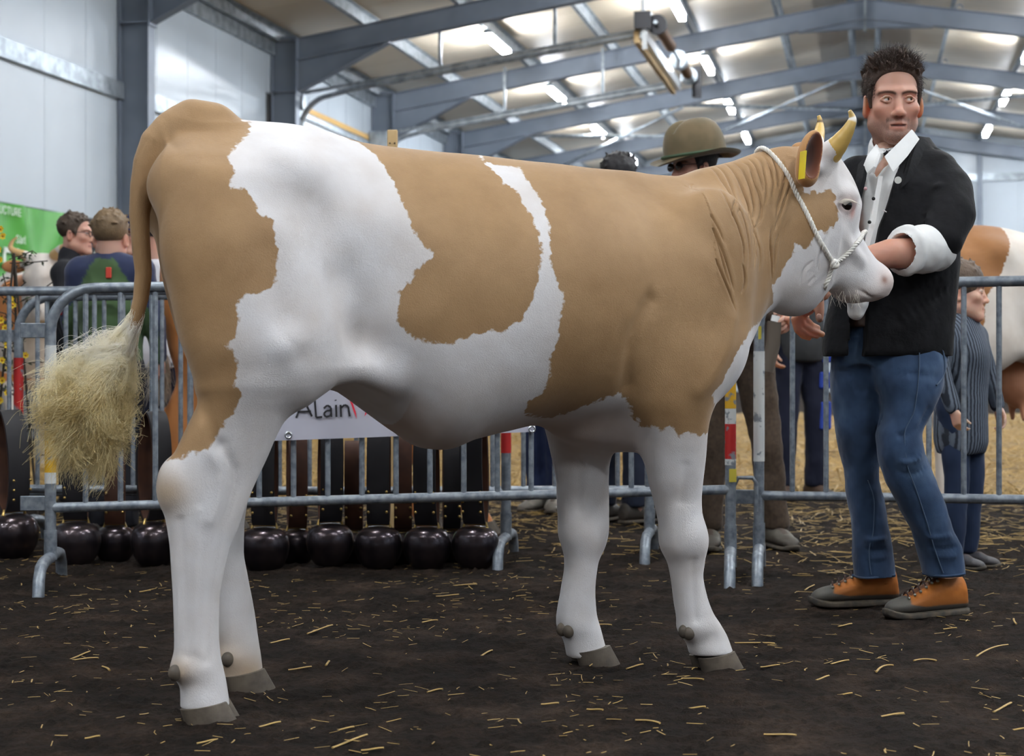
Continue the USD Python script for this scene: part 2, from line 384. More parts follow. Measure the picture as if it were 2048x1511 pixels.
for R in (-4.5, 0.0, 3.0, 5.5): obj("post", hbox(R - 0.07, R + 0.07, DG - 0.16, DG - 0.07, 0, roof(R) - 0.4), m_frame, wb)
gable("wall_front", "white gable end wall behind the viewer", DB - 0.08, DB, 9.0)

ce = thing("ceiling", "beige sandwich-panel roof lining on galvanised purlins", "ceiling", kind="structure")
def slab(s, D0, D1):
    a = hbox(0.0, s * (HALF + 0.1), D0, D1, 0, 0.08); v = a.vertices; r = v[:, 0] * CA - v[:, 1] * SA
    v[:, 2] += APEX - SLOPE * np.abs(r); a.vertices = v; return a
for s in (-1, 1):
    for i in range(19, 46):
        obj("panel", slab(s, i + 0.006, (i + 1 if i < 45 else DG + 0.08) - 0.006), m_ceil if (i * 7 + s) % 3 else m_ceil2, ce)
    obj("panel_run", slab(s, DB, 18.994), m_ceil, ce)
for R in (-8.85, -7.5, -6, -4.5, -3, -1.5, -0.25, 0.25, 1.5, 3, 4.5, 6, 7.5, 8.85):      # Z-purlins along the hall
    z = roof(R) - 0.002
    obj("purlin", cat(hbox(R - 0.008, R + 0.008, DB, DG, z - 0.2, z), hbox(R - 0.06, R + 0.008, DB, DG, z - 0.206, z - 0.196), hbox(R - 0.008, R + 0.06, DB, DG, z - 0.02, z - 0.008)), m_galv, ce)

def isect(p0, p1, d0, d1, bf, across):
    """I-section from p0 to p1; d0, d1: depth below the top line at either end; flanges bf wide along 'across'."""
    p0, p1, ac = np.asarray(p0, float), np.asarray(p1, float), np.asarray(across, float)
    dn = np.array([0, 0, -1.0]); out = []
    def prism(a0, a1, b1, b0, w):
        q = np.array([a0 - ac * w / 2, a1 - ac * w / 2, b1 - ac * w / 2, b0 - ac * w / 2, a0 + ac * w / 2, a1 + ac * w / 2, b1 + ac * w / 2, b0 + ac * w / 2])
        return trimesh.convex.convex_hull(q)
    t = 0.014
    out.append(prism(p0 + dn * t, p1 + dn * t, p1 + dn * (d1 - t), p0 + dn * (d0 - t), 0.012))
    out.append(prism(p0, p1, p1 + dn * t, p0 + dn * t, bf))
    out.append(prism(p0 + dn * (d0 - t), p1 + dn * (d1 - t), p1 + dn * d1, p0 + dn * d0, bf))
    return cat(*out)
AX = H(0, 1, 0)
where = ["beside the door, first column showing in full", "second from the picture's left, above the cow's rump", "third from the left, its rafter passing the door tracks", "fourth from the left, ending in the crossed roof braces", "fifth along, beyond the crossed roof braces", "at the far white gable wall"]
k = 0
for D in frames_D:
    vis = D > 17
    f = thing("portal_frame", f"grey steel portal frame of the hall, {where[k]}" if vis else "grey steel portal frame of the hall behind the viewer", "steel frame", group=None if vis else "frames behind the viewer", kind="structure")
    k += vis
    Dd = D if D < 45 else D - 0.0
    for s in (-1, 1):
        zt = roof(8.6) - 0.21
        col = cat(hbox(s * 8.595, s * 8.985, Dd - 0.006, Dd + 0.006, 0, zt + 0.05), hbox(s * 8.58, s * 8.596, Dd - 0.1, Dd + 0.1, 0, zt), hbox(s * 8.97, s * 8.985, Dd - 0.1, Dd + 0.1, 0, zt),
                  hbox(s * 8.596, s * 8.97, Dd - 0.095, Dd + 0.095, zt - 0.02, zt), hbox(s * 8.596, s * 8.97, Dd - 0.095, Dd + 0.095, zt - 0.82, zt - 0.8), hbox(s * 8.56, s * 8.58, Dd - 0.12, Dd + 0.12, zt - 0.86, zt))
        obj("column", col, m_frame, f)
        z1, z0 = roof(0) - 0.21, roof(8.56) - 0.21
        obj("rafter", isect(H(s * 8.56, Dd, z0), H(0, Dd, z1), 0.33, 0.33, 0.18, AX), m_frame, f)
        za = roof(7.2) - 0.21
        hb = isect(H(s * 8.56, Dd, z0 - 0.33), H(s * 7.1, Dd, roof(7.1) - 0.54), 0.5, 0.02, 0.18, AX)
        obj("haunch", hb, m_frame, f)
        obj("apex_haunch", isect(H(s * 1.15, Dd, roof(1.15) - 0.54), H(0, Dd, z1 - 0.33), 0.02, 0.17, 0.18, AX), m_frame, f)
    obj("apex_plate", cat(hbox(-0.02, 0.02, Dd - 0.1, Dd + 0.1, z1 - 0.55, z1 + 0.02)), m_galv, f)
    if vis:
        for s, R in ((-1, 3.9), (-1, 4.05), (1, 1.6)):
            zz = roof(R) - 0.2
            obj("lifting_eye", cat(tube([H(s * R + 0.06 * math.cos(a), Dd, zz + 0.02 + 0.07 * math.sin(a)) for a in np.linspace(0, math.pi, 9)], 0.012, 6)), m_frame, f)
# crossed braces in the roof plane
for s, side in ((-1, "left"), (1, "right")):
    for j, (Ra, Rb) in enumerate(((7.3, 3.8), (3.8, 0.3))):
        z = lambda R: roof(R) - 0.5
        b = thing("cross_brace", f"pair of crossed steel tie rods under the {side} roof slope, " + ("eave half" if j == 0 else "ridge half"), "brace", group=None, kind="structure")
        obj("tie_rod", tube([H(s * Ra, frames_D[10] + 0.1, z(Ra)), H(s * Rb, frames_D[11] - 0.1, z(Rb))], 0.045, 8), m_galv, b)
        obj("tie_rod", tube([H(s * Rb, frames_D[10] + 0.1, z(Rb) - 0.06), H(s * Ra, frames_D[11] - 0.1, z(Ra) - 0.06)], 0.035, 8), m_galv, b)
# fluorescent lights under the purlins
first = None
rows = {-6: "on the purlin nearest the left wall", -3: "on the purlin left of the ridge", 3: "on the purlin right of the ridge", 6: "on the outer right purlin"}
for R in (-6, -3, 3, 6):
    for i, D in enumerate([d + BAY / 2 for d in frames_D[:-1]]):
        if R == -6 and 5 < D < 24 or D < -7: continue
        vis = D > 26 and not (R > 0 and D < 36) and R < 6
        lab = f"strip light {rows[R]}, " + ["nearest", "second", "third", "fourth"][min(3, max(0, round((D - 26.6) / BAY)))] + " bay in view" if vis else "lit fluorescent strip light on a roof purlin outside the picture"
        grp = "strip lights in view" if vis else "strip lights outside the picture"
        loc = H(R, D, roof(R) - 0.212)
        if first is None:
            first = thing("strip_light", lab, "ceiling light", loc, -PSI, grp)
            obj("housing", rbox((0, 0, -0.03), (0.15, 1.6, 0.06), 0.01), m_galv, first)
            obj("tube_lamp", box((0, 0, -0.115), (0.10, 1.5, 0.07)), m_lamp, first)
            [obj("lamp_clip", box((0, q, -0.068), (0.03, 0.03, 0.03)), m_galv, first) for q in (-0.5, 0.5)]
        else:
            copy_of(first, "strip_light", lab, "ceiling light", loc, -PSI, grp)
# sectional door in the left wall with its overhead tracks
sd = thing("door_1", "white sectional door in the left wall with curved overhead tracks", "door", kind="structure")
for k in range(8): obj("door_section", hbox(-HALF - 0.05, -HALF - 0.005, 24.45, 29.45, 0.61 * k + 0.004, 0.61 * (k + 1) - 0.004), m_door, sd)
obj("seal_strip", hbox(-HALF - 0.01, -HALF + 0.03, 24.4, 29.5, 4.9, 4.99), m_tan, sd)
obj("lintel_rail", hbox(-HALF - 0.01, -HALF + 0.05, 24.4, 29.5, 4.78, 4.88), m_galv, sd)
for D in (24.62, 29.28):
    pts = [H(-8.66, D, 0.1), H(-8.66, D, 4.42)] + [H(-8.66 + 0.55 * (1 - math.cos(a)), D, 4.42 + 0.55 * math.sin(a)) for a in np.linspace(0.15, 1.43, 9)] + [H(R, D, 5.72 - 0.145 * (-3.2 - R)) for R in (-7.8, -5.5, -3.2)]
    obj("track", tube(np.array(pts), 0.045, 6), m_galv, sd)
    pts2 = [p + np.array([0, 0, 0.075]) for p in pts[-3:]]
    obj("track_upper", cat(tube(np.array([H(-8.6, D, 5.02)] + pts2), 0.03, 6)), m_galv, sd)
    for R in (-6.4, -4.6): obj("hanger", beam(H(R, D, 5.8 - 0.145 * (-3.2 - R)), H(R, D, roof(R) - 0.2), 0.05, 0.03, up=AX), m_galv, sd)
    obj("bracket", cat(hbox(-8.95, -8.6, D - 0.06, D + 0.06, 4.75, 5.05)), m_galv, sd)
obj("hanger", beam(H(-3.2, 24.4, 5.45), H(-3.25, 24.4, roof(3.2) - 0.2), 0.07, 0.02, up=AX), m_door, sd)
sz = 5.86
obj("shaft", tube([H(-3.05, 24.45, sz), H(-3.05, 29.45, sz)], 0.03, 8), m_galv, sd)
for a, b in ((24.8, 26.4), (27.9, 29.0)): obj("torsion_spring", tube([H(-3.05, t, sz) for t in np.linspace(a, b, 40)], 0.085 + 0.008 * (np.arange(40) % 2), 12), m_spring, sd)
for D in (24.65, 27.6, 27.75, 29.25): obj("cable_drum", tube([H(-3.05, D - 0.05, sz), H(-3.05, D + 0.05, sz)], 0.15, 16), m_galv if D > 25 else m_dark, sd)
obj("beam_front", beam(H(-3.25, 24.5, 5.72), H(-3.25, 29.4, 5.72), 0.08, 0.16), m_door, sd)
obj("beam_board", beam(H(-3.34, 24.5, 5.66), H(-3.34, 29.4, 5.66), 0.08, 0.18), m_wood, sd)
obj("drive_motor", cat(hbox(-3.35, -3.1, 24.3, 24.5, 5.75, 6.0), hbox(-3.0, -2.85, 29.3, 29.45, 5.5, 6.05)), m_dark, sd)
# shallow cloud of daylight is not needed: the hall is closed

# ------------------------------------------------------------------ the earth floor
m_earth = usdkit.material(stage, "/World/Looks/earth", {
    "g": ("geometry", {}),
    "n": ("noise_texture", {"scale": 4.0, "detail": 9.0, "roughness": 0.72}),
    "r": ("rgb_ramp", {"ramp": [(0.32, lin((22, 18, 16))), (0.5, lin((41, 33, 28))), (0.70, lin((72, 59, 50)))]}),
    "f": ("noise_texture", {"scale": 60.0, "detail": 5.0, "roughness": 0.7}),
    "r2": ("rgb_ramp", {"ramp": [(0.35, (0.55, 0.55, 0.55)), (0.65, (1.25, 1.2, 1.12))]}),
    "mx": ("mix", {"mix_type": "multiply", "fac": 1.0}),
    "b": ("bump", {"strength": 1.0, "distance": 0.02}),
    "p": ("principled_bsdf", {"roughness": 0.95, "specular_ior_level": 0.15})},
    [("g.position", "n.vector"), ("g.position", "f.vector"), ("n.fac", "r.fac"), ("f.fac", "r2.fac"), ("r.color", "mx.color1"), ("r2.color", "mx.color2"), ("mx.color", "p.base_color"), ("f.fac", "b.height"), ("b.normal", "p.normal")], surface="p.BSDF")
fl = thing("floor", "dark brown trampled earth floor littered with straw", "earth floor", kind="structure")
ys = np.concatenate([3.0 * (11.0 / 3.0) ** (np.arange(300) / 299.0)])
nx = 560
yy = np.repeat(ys[:, None], nx, 1); xx = np.linspace(-1, 1, nx)[None, :] * (0.46 * yy + 0.9)
P = np.stack([xx, yy, 0 * xx], -1)
zz = 0.030 * (meshkit.fbm(P * 2.2, 3, 3) - 0.5) + 0.022 * (meshkit.fbm(P * 11, 4, 5) - 0.5) + 0.032 * np.maximum(meshkit.fbm(P * 34, 3, 9) - 0.52, 0)
GZ = zz
P[..., 2] = zz - 0.006
obj("near_earth", sheet(P)if False else trimesh.Trimesh(sheet(P).vertices, sheet(P).faces[:, ::-1], process=False), m_earth, fl, smooth=True)
far = hbox(-HALF - 0.1, HALF + 0.1, DB, DG, -0.3, -0.035)
obj("far_earth", far, m_earth, fl)
def earth_z(x, y):
    p = np.array([[x, y, 0.0]])
    return float(0.030 * (meshkit.fbm(p * 2.2, 3, 3) - 0.5)[0] + 0.022 * (meshkit.fbm(p * 11, 4, 5) - 0.5)[0] + 0.032 * max(meshkit.fbm(p * 34, 3, 9)[0] - 0.52, 0)) - 0.006
# ------------------------------------------------------------------ crowd-control barriers
m_bar = mat("galvanised_tube", (150, 158, 166), 0.42, metal=0.45, col2=(112, 120, 130), scale=38.0, detail=5, contrast=(0.38, 0.66), bump=0.15, bscale=300, bdist=0.001)
def worn(name, col):
    return mat(name, col, 0.5, col2=(128, 134, 140), scale=26.0, detail=6, contrast=(0.58, 0.64))
m_red, m_white, m_yellow = worn("worn_red_paint", (178, 34, 32)), worn("worn_white_paint", (208, 210, 208)), worn("worn_yellow_paint", (214, 164, 30))
m_sticker = mat("yellow_sticker", (200, 184, 70), 0.4)
def barrier(name, label, L, R, zl, zr, nbars, bands_l=(), bands_r=(), hooks="l", feet=(0.0, 0.0)):
    """L, R: (x, y) of the end posts; zl, zr: (lower rail, top rail) heights there."""
    L, R = np.array(L, float), np.array(R, float); d3 = np.append((R - L) / np.linalg.norm(R - L), 0.0)
    W = np.linalg.norm(R - L); yaw = math.atan2(d3[1], d3[0])
    t = thing(name, label, "barrier", (L[0], L[1], 0), yaw, None)
    zt = lambda x: zl[1] + (zr[1] - zl[1]) * x / W
    zb = lambda x: zl[0] + (zr[0] - zl[0]) * x / W
    r = 0.0205; b = 0.16
    def corner(x0, sx, z0):
        return [(x0 + sx * b * (1 - math.cos(a)), 0, z0 - b + b * math.sin(a)) for a in np.linspace(0, math.pi / 2, 8)]
    path = [(0, 0, 0.09), (0, 0, 0.5)] + corner(0, 1, zt(0)) + [(W * q, 0, zt(W * q)) for q in (0.35, 0.65)] + corner(W, -1, zt(W))[::-1] + [(W, 0, 0.5), (W, 0, 0.09)]
    obj("frame_tube", tube(path, r, 14), m_bar, t, smooth=40)
    obj("lower_rail", tube([(0.0, 0, zb(0)), (W, 0, zb(W))], 0.0185, 14), m_bar, t, smooth=40)
    for i in range(1, nbars + 1):
        x = W * i / (nbars + 1)
        top = zt(x) - (b - math.sqrt(max(b * b - max(b - min(x, W - x), 0) ** 2, 0)))
        obj("bar", tube([(x, 0, zb(x)), (x, 0, top)], 0.0105, 8), m_bar, t, smooth=40)
    for x, fy in ((0.0, feet[0]), (W, feet[1])):
        if fy is not None:
            cf_, sf_ = math.cos(fy), math.sin(fy)
            obj("foot", tube([(x + sf_ * -q[1], cf_ * q[1], q[2]) for q in [(x, -0.29, -0.01), (x, -0.275, 0.05), (x, -0.235, 0.088), (x, -0.16, 0.1), (x, 0.16, 0.1), (x, 0.235, 0.088), (x, 0.275, 0.05), (x, 0.29, -0.01)]], 0.0215, 12), m_bar, t, smooth=40)
            obj("foot_collar", tube([(x, 0, 0.09), (x, 0, 0.2)], 0.0235, 14), m_bar, t, smooth=40)
    if "l" in hooks:
        for z in (0.30, 0.94): obj("hook_plate", rbox((-0.055, 0, z), (0.11, 0.008, 0.055), 0.003), m_bar, t)
    if "r" in hooks:
        for z in (0.30, 0.94): obj("hook_loop", tube([(W, 0, z + 0.02), (W + 0.03, 0, z + 0.08), (W + 0.085, 0, z + 0.08), (W + 0.1, 0, z + 0.06), (W + 0.1, 0, z - 0.05)], 0.008, 8), m_bar, t, smooth=40)
    for x, bands in ((0.0, bands_l), (W, bands_r)):
        for z0, z1, m in bands: obj("paint_band", tube([(x, 0, z0), (x, 0, z1)], r + 0.0012, 16), m, t, smooth=40)
    return t, W
zpx = lambda py, Y: CH - (py - HY) * Y / F
LA, RA = at(101, 0, 6.12)[:2], at(1461, 0, 6.32)[:2]
bA, WA = barrier("crowd_barrier", "galvanised steel crowd barrier behind the cow, carrying the grey advertising banner", LA, RA, (0.283, 1.098), (0.335, 1.14), 19,
    bands_l=[(zpx(790, 6.12), zpx(690, 6.12), m_white), (zpx(944, 6.12), zpx(860, 6.12), m_yellow), (zpx(966, 6.12), zpx(944, 6.12), m_white)],
    bands_r=[(zpx(815, 6.42), zpx(760, 6.42), m_yellow), (zpx(845, 6.42), zpx(815, 6.42), m_white), (zpx(914, 6.42), zpx(845, 6.42), m_red), (zpx(926, 6.42), zpx(914, 6.42), m_white)], hooks="lr", feet=(0.05, -0.22))
LD, RD = at(1518, 0, 6.40)[:2], at(2190, 0, 6.12)[:2]
RD = LD + (RD - LD) / np.linalg.norm(RD - LD) * 2.3
bD, WD = barrier("crowd_barrier", "galvanised steel crowd barrier between the handler and the boy in the striped shirt", LD, RD, (0.306, 1.12), (0.312, 1.135), 17,
    bands_l=[(zpx(922, 6.4), zpx(702, 6.4), m_white)], hooks="l", feet=(0.06, 0.0))
obj("sticker", box((0.0, -0.0225, zpx(665, 6.4)), (0.022, 0.002, 0.05)), m_sticker, bD)
obj("sticker", box((WA + 0.004, -0.0225, zpx(946, 6.42)), (0.028, 0.002, 0.05)), m_sticker, bA)
LC, RC = at(-150, 0, 7.10)[:2], at(1012, 0, 6.82)[:2]
bC, WC = barrier("crowd_barrier", "galvanised second-row crowd barrier with red paint on its right post, behind the bells", LC, RC, (0.28, 1.125), (0.285, 1.125), 19,
    bands_r=[(zpx(905, 6.82), zpx(862, 6.82), m_red)], hooks="")
LB, RB = at(37, 0, 7.45)[:2], at(1299, 0, 7.02)[:2]
bB, WB = barrier("crowd_barrier", "galvanised second-row crowd barrier with a long red stripe on its left post", LB, RB, (0.235, 1.115), (0.28, 1.13), 20,
    bands_l=[(zpx(918, 7.45), zpx(715, 7.45), m_red)], hooks="l")

# advertising banner tied to the front barrier
m_banner = mat("banner_grey", (186, 186, 198), 0.45, col2=(176, 176, 190), scale=2.0)
m_ink = mat("banner_ink", (30, 28, 32), 0.6)
m_redink = mat("banner_red", (226, 40, 62), 0.6)
m_chrome = mat("eyelet_metal", (200, 204, 208), 0.25, metal=0.9)
x0, x1 = 0.52 / 2.0, (1052 - 101) / (1461 - 101.0)
bx = lambda px: WA * (px - 101) / (1461 - 101.0) * (1 + 0.00002 * (1461 - px))
YA = lambda px: 6.12 + 0.30 * (px - 101) / 1360.0
yawA = math.atan2(RA[1] - LA[1], RA[0] - LA[0])
ban = thing("advertising_banner", "pale grey vinyl banner with black lettering tied to the front barrier", "banner", (LA[0], LA[1], 0), yawA)
u = np.linspace(bx(405), bx(1052), 60); bot = np.interp(u, [bx(405), bx(700), bx(830), bx(1052)], [zpx(884, YA(405)), zpx(873, YA(700)), zpx(868, YA(830)), zpx(861, YA(1052))])
v = np.linspace(0, 1, 14)
U, Vv = np.meshgrid(u, v, indexing="ij"); Z = bot[:, None] + (1.03 - bot[:, None]) * Vv
Yb = -0.031 - 0.004 * np.sin(U * 9) * (1 - Vv) - 0.003 * np.sin(U * 23 + Vv * 5)
obj("banner_sheet", sheet(np.stack([U, Yb, Z], -1), 0.0015), m_banner, ban, smooth=60)
def stroke(pts, w, th=0.0012):
    """Flat lettering stroke in the banner's plane."""
    return cat(*[beam((a[0], -0.0385, a[1]), (b[0], -0.0385, b[1]), th, w, up=(0, 0.0, 1) if abs(b[1] - a[1]) < 0.9 * np.hypot(b[0] - a[0], b[1] - a[1]) else (1, 0, 0)) for a, b in zip(pts[:-1], pts[1:])])
def bp(px, py): return (bx(px), zpx(py, YA(px)))
w = 0.0075
letters = [
    [[(575, 834), (589, 797), (606, 831)], [(579, 822), (604, 821)]],                                   # A
    [[(611, 795), (614, 833), (626, 832)]],                                                             # L
    [[(629, 815), (636, 809), (643, 813), (644, 832)], [(644, 819), (634, 820), (629, 826), (633, 832), (641, 830), (644, 825)]],   # a
    [[(653, 808), (654, 832)], [(652, 798), (652.5, 800)]],                                             # i
    [[(662, 808), (663, 832)], [(663, 814), (670, 808), (677, 811), (680, 831)]],                       # n
    [[(727, 828), (738, 828)], [(728, 812), (736, 811), (735, 818), (727, 828)]]]
for L_ in letters: obj("letter", cat(*[stroke([bp(*q) for q in s_], w) for s_ in L_]), m_ink, ban)
def tri(pts): 
    q = np.array([(bp(*p)[0], -0.0385, bp(*p)[1]) for p in pts]); 
    return trimesh.convex.convex_hull(np.vstack([q, q + [0, 0.0012, 0]]))
obj("heart_stroke", cat(tri([(677, 790), (682, 792), (692, 822), (694, 836), (688, 822)])), m_redink, ban)
obj("heart_stroke", cat(tri([(716, 802), (719, 803), (713, 826), (709, 831)]), tri([(704, 806), (706, 806), (711, 822)])), m_redink, ban)
for px, py in ((779, 862), (1045, 855), (560, 868)):
    c = bp(px, py)
    obj("eyelet", tube([(c[0] + 0.011 * math.cos(a), -0.041, c[1] + 0.011 * math.sin(a)) for a in np.linspace(0, 2 * math.pi, 20)], 0.004, 6), m_chrome, ban)

# ------------------------------------------------------------------ big cowbells standing between the barriers
m_bell = mat("dark_forged_bell", (62, 56, 62), 0.24, metal=0.85, col2=(84, 74, 76), scale=14, contrast=(0.35, 0.7), bump=0.06, bscale=40, bdist=0.004, coat=0.3)
m_strap = mat("black_leather", (24, 22, 26), 0.55, bump=0.2, bscale=160)
m_tanl = mat("brown_leather", (86, 52, 34), 0.6, col2=(66, 38, 26), scale=12)
m_brass = mat("brass_fitting", (190, 160, 96), 0.3, metal=0.9)
def make_bell(name, label, loc, rz, s=1.0, tall=0.40, lean=0.0, brown=False):
    t = thing(name, label, "cowbell", loc, rz, None)
    prof = np.array([(0.050, 0.0), (0.056, 0.0), (0.080, 0.022), (0.101, 0.062), (0.108, 0.105), (0.101, 0.145), (0.080, 0.172), (0.048, 0.186), (0.0, 0.190)]) * s
    pf = spline(prof[:, [0, 1]], 40)
    m = lathe(pf, 40); m.vertices[:, 1] *= 0.84
    th = np.arctan2(m.vertices[:, 1], m.vertices[:, 0])
    obj("bell_body", m, m_bell, t, smooth=50)
    obj("staple", tube([(-0.055 * s, 0, 0.175 * s), (-0.05 * s, 0, 0.2 * s), (0.05 * s, 0, 0.2 * s), (0.055 * s, 0, 0.175 * s)], 0.008, 8), m_brass, t, smooth=40)
    zb = 0.19 * s; n = 40; wd = 0.051 * s
    a = np.linspace(-0.5 * math.pi + 0.25, 1.5 * math.pi - 0.25, n)
    cy, cz = 0.055 * np.cos(a) + 0.0, zb + tall / 2 + (tall / 2 - 0.0) * np.sin(a)
    def band(off, w2):
        y = (0.055 + off) * np.cos(a) + lean * (cz - zb); z = zb + tall / 2 + (tall / 2 + off) * np.sin(a)
        X = np.stack([np.stack([np.full(n, x), y, z], -1) for x in np.linspace(-w2, w2, 5)], 1)
        return X
    obj("strap", sheet(band(0.0, wd), 0.006), m_tanl if brown else m_strap, t, smooth=50)
    obj("strap_lining", sheet(band(-0.0075, wd * 0.97), 0.004), m_tanl, t, smooth=50)
    for sx in (-1, 1): obj("rivet", cat(*[trimesh.creation.icosphere(1, 0.006).apply_translation((sx * wd * 0.8, -0.058, zb + z)) for z in (0.06, 0.1, 0.14)]), m_brass, t, smooth=True)
    return t
bells = [(28, 6.92, 1.0, "at the picture's left edge"), (152, 6.72, 0.93, "leftmost under the cow's tail"), (230, 6.86, 0.8, "between two others under the tail"), (308, 6.72, 0.93, "just left of the cow's hind leg"), (414, 6.72, 0.9, "hidden behind the cow's hind leg"), (529, 6.58, 0.92, "first to the right of the hind legs"), (594, 6.8, 0.75, "set back between the first two under the belly"), (660, 6.63, 0.89, "second of the front row under the belly"), (708, 6.8, 0.72, "set back, almost hidden, under the banner's lettering"), (757, 6.62, 0.89, "third of the front row under the belly"), (806, 6.78, 0.72, "set back, under the banner's eyelet"), (854, 6.6, 0.89, "fourth of the front row under the belly"), (903, 6.77, 0.7, "set back behind the rightmost bell"), (951, 6.6, 0.89, "rightmost of the row, beside the barrier foot")]
for i, (px, Y, s, w_) in enumerate(bells):
    x, y, _ = at(px, 0, Y)
    make_bell("cowbell", f"large dark cowbell with upright leather strap, {w_}", (x, y, earth_z(x, y) - 0.004), rng.uniform(-0.25, 0.25) if i not in (0, 3) else 0.9, s, 0.42 + 0.05 * rng.uniform(-1, 1), rng.uniform(-0.1, 0.1), i in (2, 6, 8, 10))
# ------------------------------------------------------------------ the cow: its own axes are s forward, t to its left (away from the viewer), z up
OC, YAW = np.array([-0.70, 4.03]), math.radians(25.4)
dx_, dy_, nx_, ny_ = math.cos(YAW), math.sin(YAW), -math.sin(YAW), math.cos(YAW)
def C(px, py, t=0.0):
    """Point of the cow on its length-wise plane t, where the line of sight of a pixel crosses it."""
    k = (px - CX) / F
    s = (k * (OC[1] + t * ny_) - OC[0] - t * nx_) / (dx_ - k * dy_)
    Y = OC[1] + s * dy_ + t * ny_
    return np.array([s, t, CH - (py - HY) * Y / F])
sz_ = lambda px, py, t=0.0: tuple(C(px, py, t)[[0, 2]])
def build_cow(h, fancy=True):
    f = Field((-0.42, -0.40, -0.02), (2.06, 0.40, 1.52), h)
    S, T_, Z_ = (lambda x, y, z: x + 0 * y + 0 * z), (lambda x, y, z: y + 0 * x + 0 * z), (lambda x, y, z: z + 0 * x + 0 * y)
    big = ((-0.4, -0.4, 0.0), (2.06, 0.4, 1.52))
    top = [(326, 275), (340, 250), (375, 233), (420, 229), (480, 240), (560, 247), (640, 262), (720, 285), (800, 296), (900, 306), (1000, 318), (1100, 328), (1180, 337), (1250, 342), (1300, 349), (1345, 352), (1400, 337), (1460, 323), (1520, 303), (1575, 293), (1630, 300)]
    bot = [(322, 470), (345, 600), (385, 720), (450, 765), (560, 772), (650, 768), (700, 795), (740, 824), (800, 868), (850, 897), (880, 899), (930, 880), (1000, 862), (1060, 850), (1150, 850), (1230, 862), (1300, 872), (1370, 850), (1415, 800), (1450, 752), (1475, 705), (1500, 655), (1532, 625), (1570, 600), (1620, 540)]
    hw = [(-0.2, 0.06), (-0.13, 0.135), (0.0, 0.20), (0.15, 0.235), (0.3, 0.25), (0.45, 0.262), (0.6, 0.285), (0.8, 0.305), (0.95, 0.295), (1.1, 0.262), (1.25, 0.225), (1.38, 0.185), (1.48, 0.14), (1.6, 0.105), (1.75, 0.09), (2.0, 0.08)]
    f.loft(S, Z_, T_, [sz_(*p) for p in top], [sz_(*p) for p in bot], hw, 0.0, 2.25, 0.34, box=big)
    # hooks, pins, spine and shoulder
    f.ell((0.10, -0.165, 1.27), (0.08, 0.06, 0.05), 0.12); f.ell((0.10, 0.165, 1.27), (0.08, 0.06, 0.05), 0.12)
    f.ell((-0.15, -0.09, 1.24), (0.06, 0.05, 0.06), 0.08); f.ell((-0.15, 0.09, 1.24), (0.06, 0.05, 0.06), 0.08)
    for sg in (-1, 1):
        R = np.array([[0.35, 0, 0.94], [0, 1, 0], [-0.94, 0, 0.35]])
        f.ell((1.22, sg * 0.165, 1.0), (0.30, 0.085, 0.15), 0.09, R=R)                # shoulder blade
        f.ell((1.30, sg * 0.13, 0.86), (0.10, 0.07, 0.11), 0.07)                       # point of the shoulder
        f.ell((0.33, sg * 0.345, 1.06), (0.11, 0.06, 0.10), 0.10, sub=True)            # hollow of the flank
    NH = [(268, 410, 436, -.04, .008), (292, 378, 474, -.09, .03), (318, 345, 520, -.125, .058), (350, 333, 560, -.14, .088), (400, 327, 590, -.15, .105), (500, 321, 640, -.165, .125), (600, 344, 672, -.175, .125), (680, 363, 690, -.185, .12), (730, 380, 680, -.19, .108), (765, 390, 640, -.19, .098), (800, 391, 600, -.185, .085), (830, 384, 574, -.18, .075),
          (870, 366, 552, -.175, .066), (910, 347, 535, -.172, .060), (950, 328, 517, -.17, .056), (985, 323, 501, -.17, .054), (1020, 329, 487, -.17, .052), (1060, 336, 473, -.17, .048), (1100, 341, 456, -.17, .044), (1150, 344, 445, -.17, .041),
          (1200, 346, 439, -.17, .039), (1260, 347, 438, -.17, .039), (1310, 347, 441, -.17, .043), (1335, 346, 446, -.17, .046), (1365, 360, 452, -.17, .045), (1400, 362, 457, -.17, .048), (1412, 362, 458, -.17, .048)]
    FH = [(960, 398, 505), (1000, 402, 494), (1050, 412, 487), (1100, 416, 486), (1150, 422, 494), (1200, 429, 503), (1250, 434, 511), (1290, 438, 517), (1315, 437, 521), (1352, 440, 525)]
    NF = [(560, 1310, 1455, -.13, .07), (640, 1270, 1462, -.14, .095), (700, 1265, 1460, -.15, .105), (760, 1262, 1435, -.155, .10), (800, 1262, 1416, -.155, .092), (840, 1270, 1410, -.15, .083), (880, 1285, 1406, -.145, .073), (910, 1293, 1404, -.14, .066), (960, 1303, 1399, -.13, .060), (1010, 1316, 1397, -.12, .056),
          (1050, 1324, 1401, -.12, .056), (1090, 1330, 1405, -.115, .056), (1120, 1340, 1403, -.11, .050), (1150, 1346, 1400, -.11, .044), (1190, 1351, 1408, -.11, .041), (1225, 1356, 1421, -.11, .043), (1250, 1360, 1437, -.11, .047), (1272, 1374, 1450, -.11, .044), (1298, 1381, 1459, -.11, .048), (1306, 1384, 1462, -.11, .048)]
    FF = [(760, 1100, 1262, .14, .08), (800, 1095, 1245, .14, .08), (840, 1092, 1226, .135, .078), (880, 1100, 1216, .13, .07), (920, 1108, 1214, .125, .064), (970, 1117, 1213, .12, .06), (1020, 1119, 1214, .115, .057), (1060, 1125, 1210, .11, .056), (1095, 1132, 1202, .11, .052), (1130, 1133, 1191, .11, .046),
          (1180, 1125, 1187, .11, .042), (1225, 1118, 1189, .11, .044), (1258, 1126, 1197, .11, .047), (1288, 1133, 1205, .11, .046), (1310, 1138, 1213, .11, .05)]
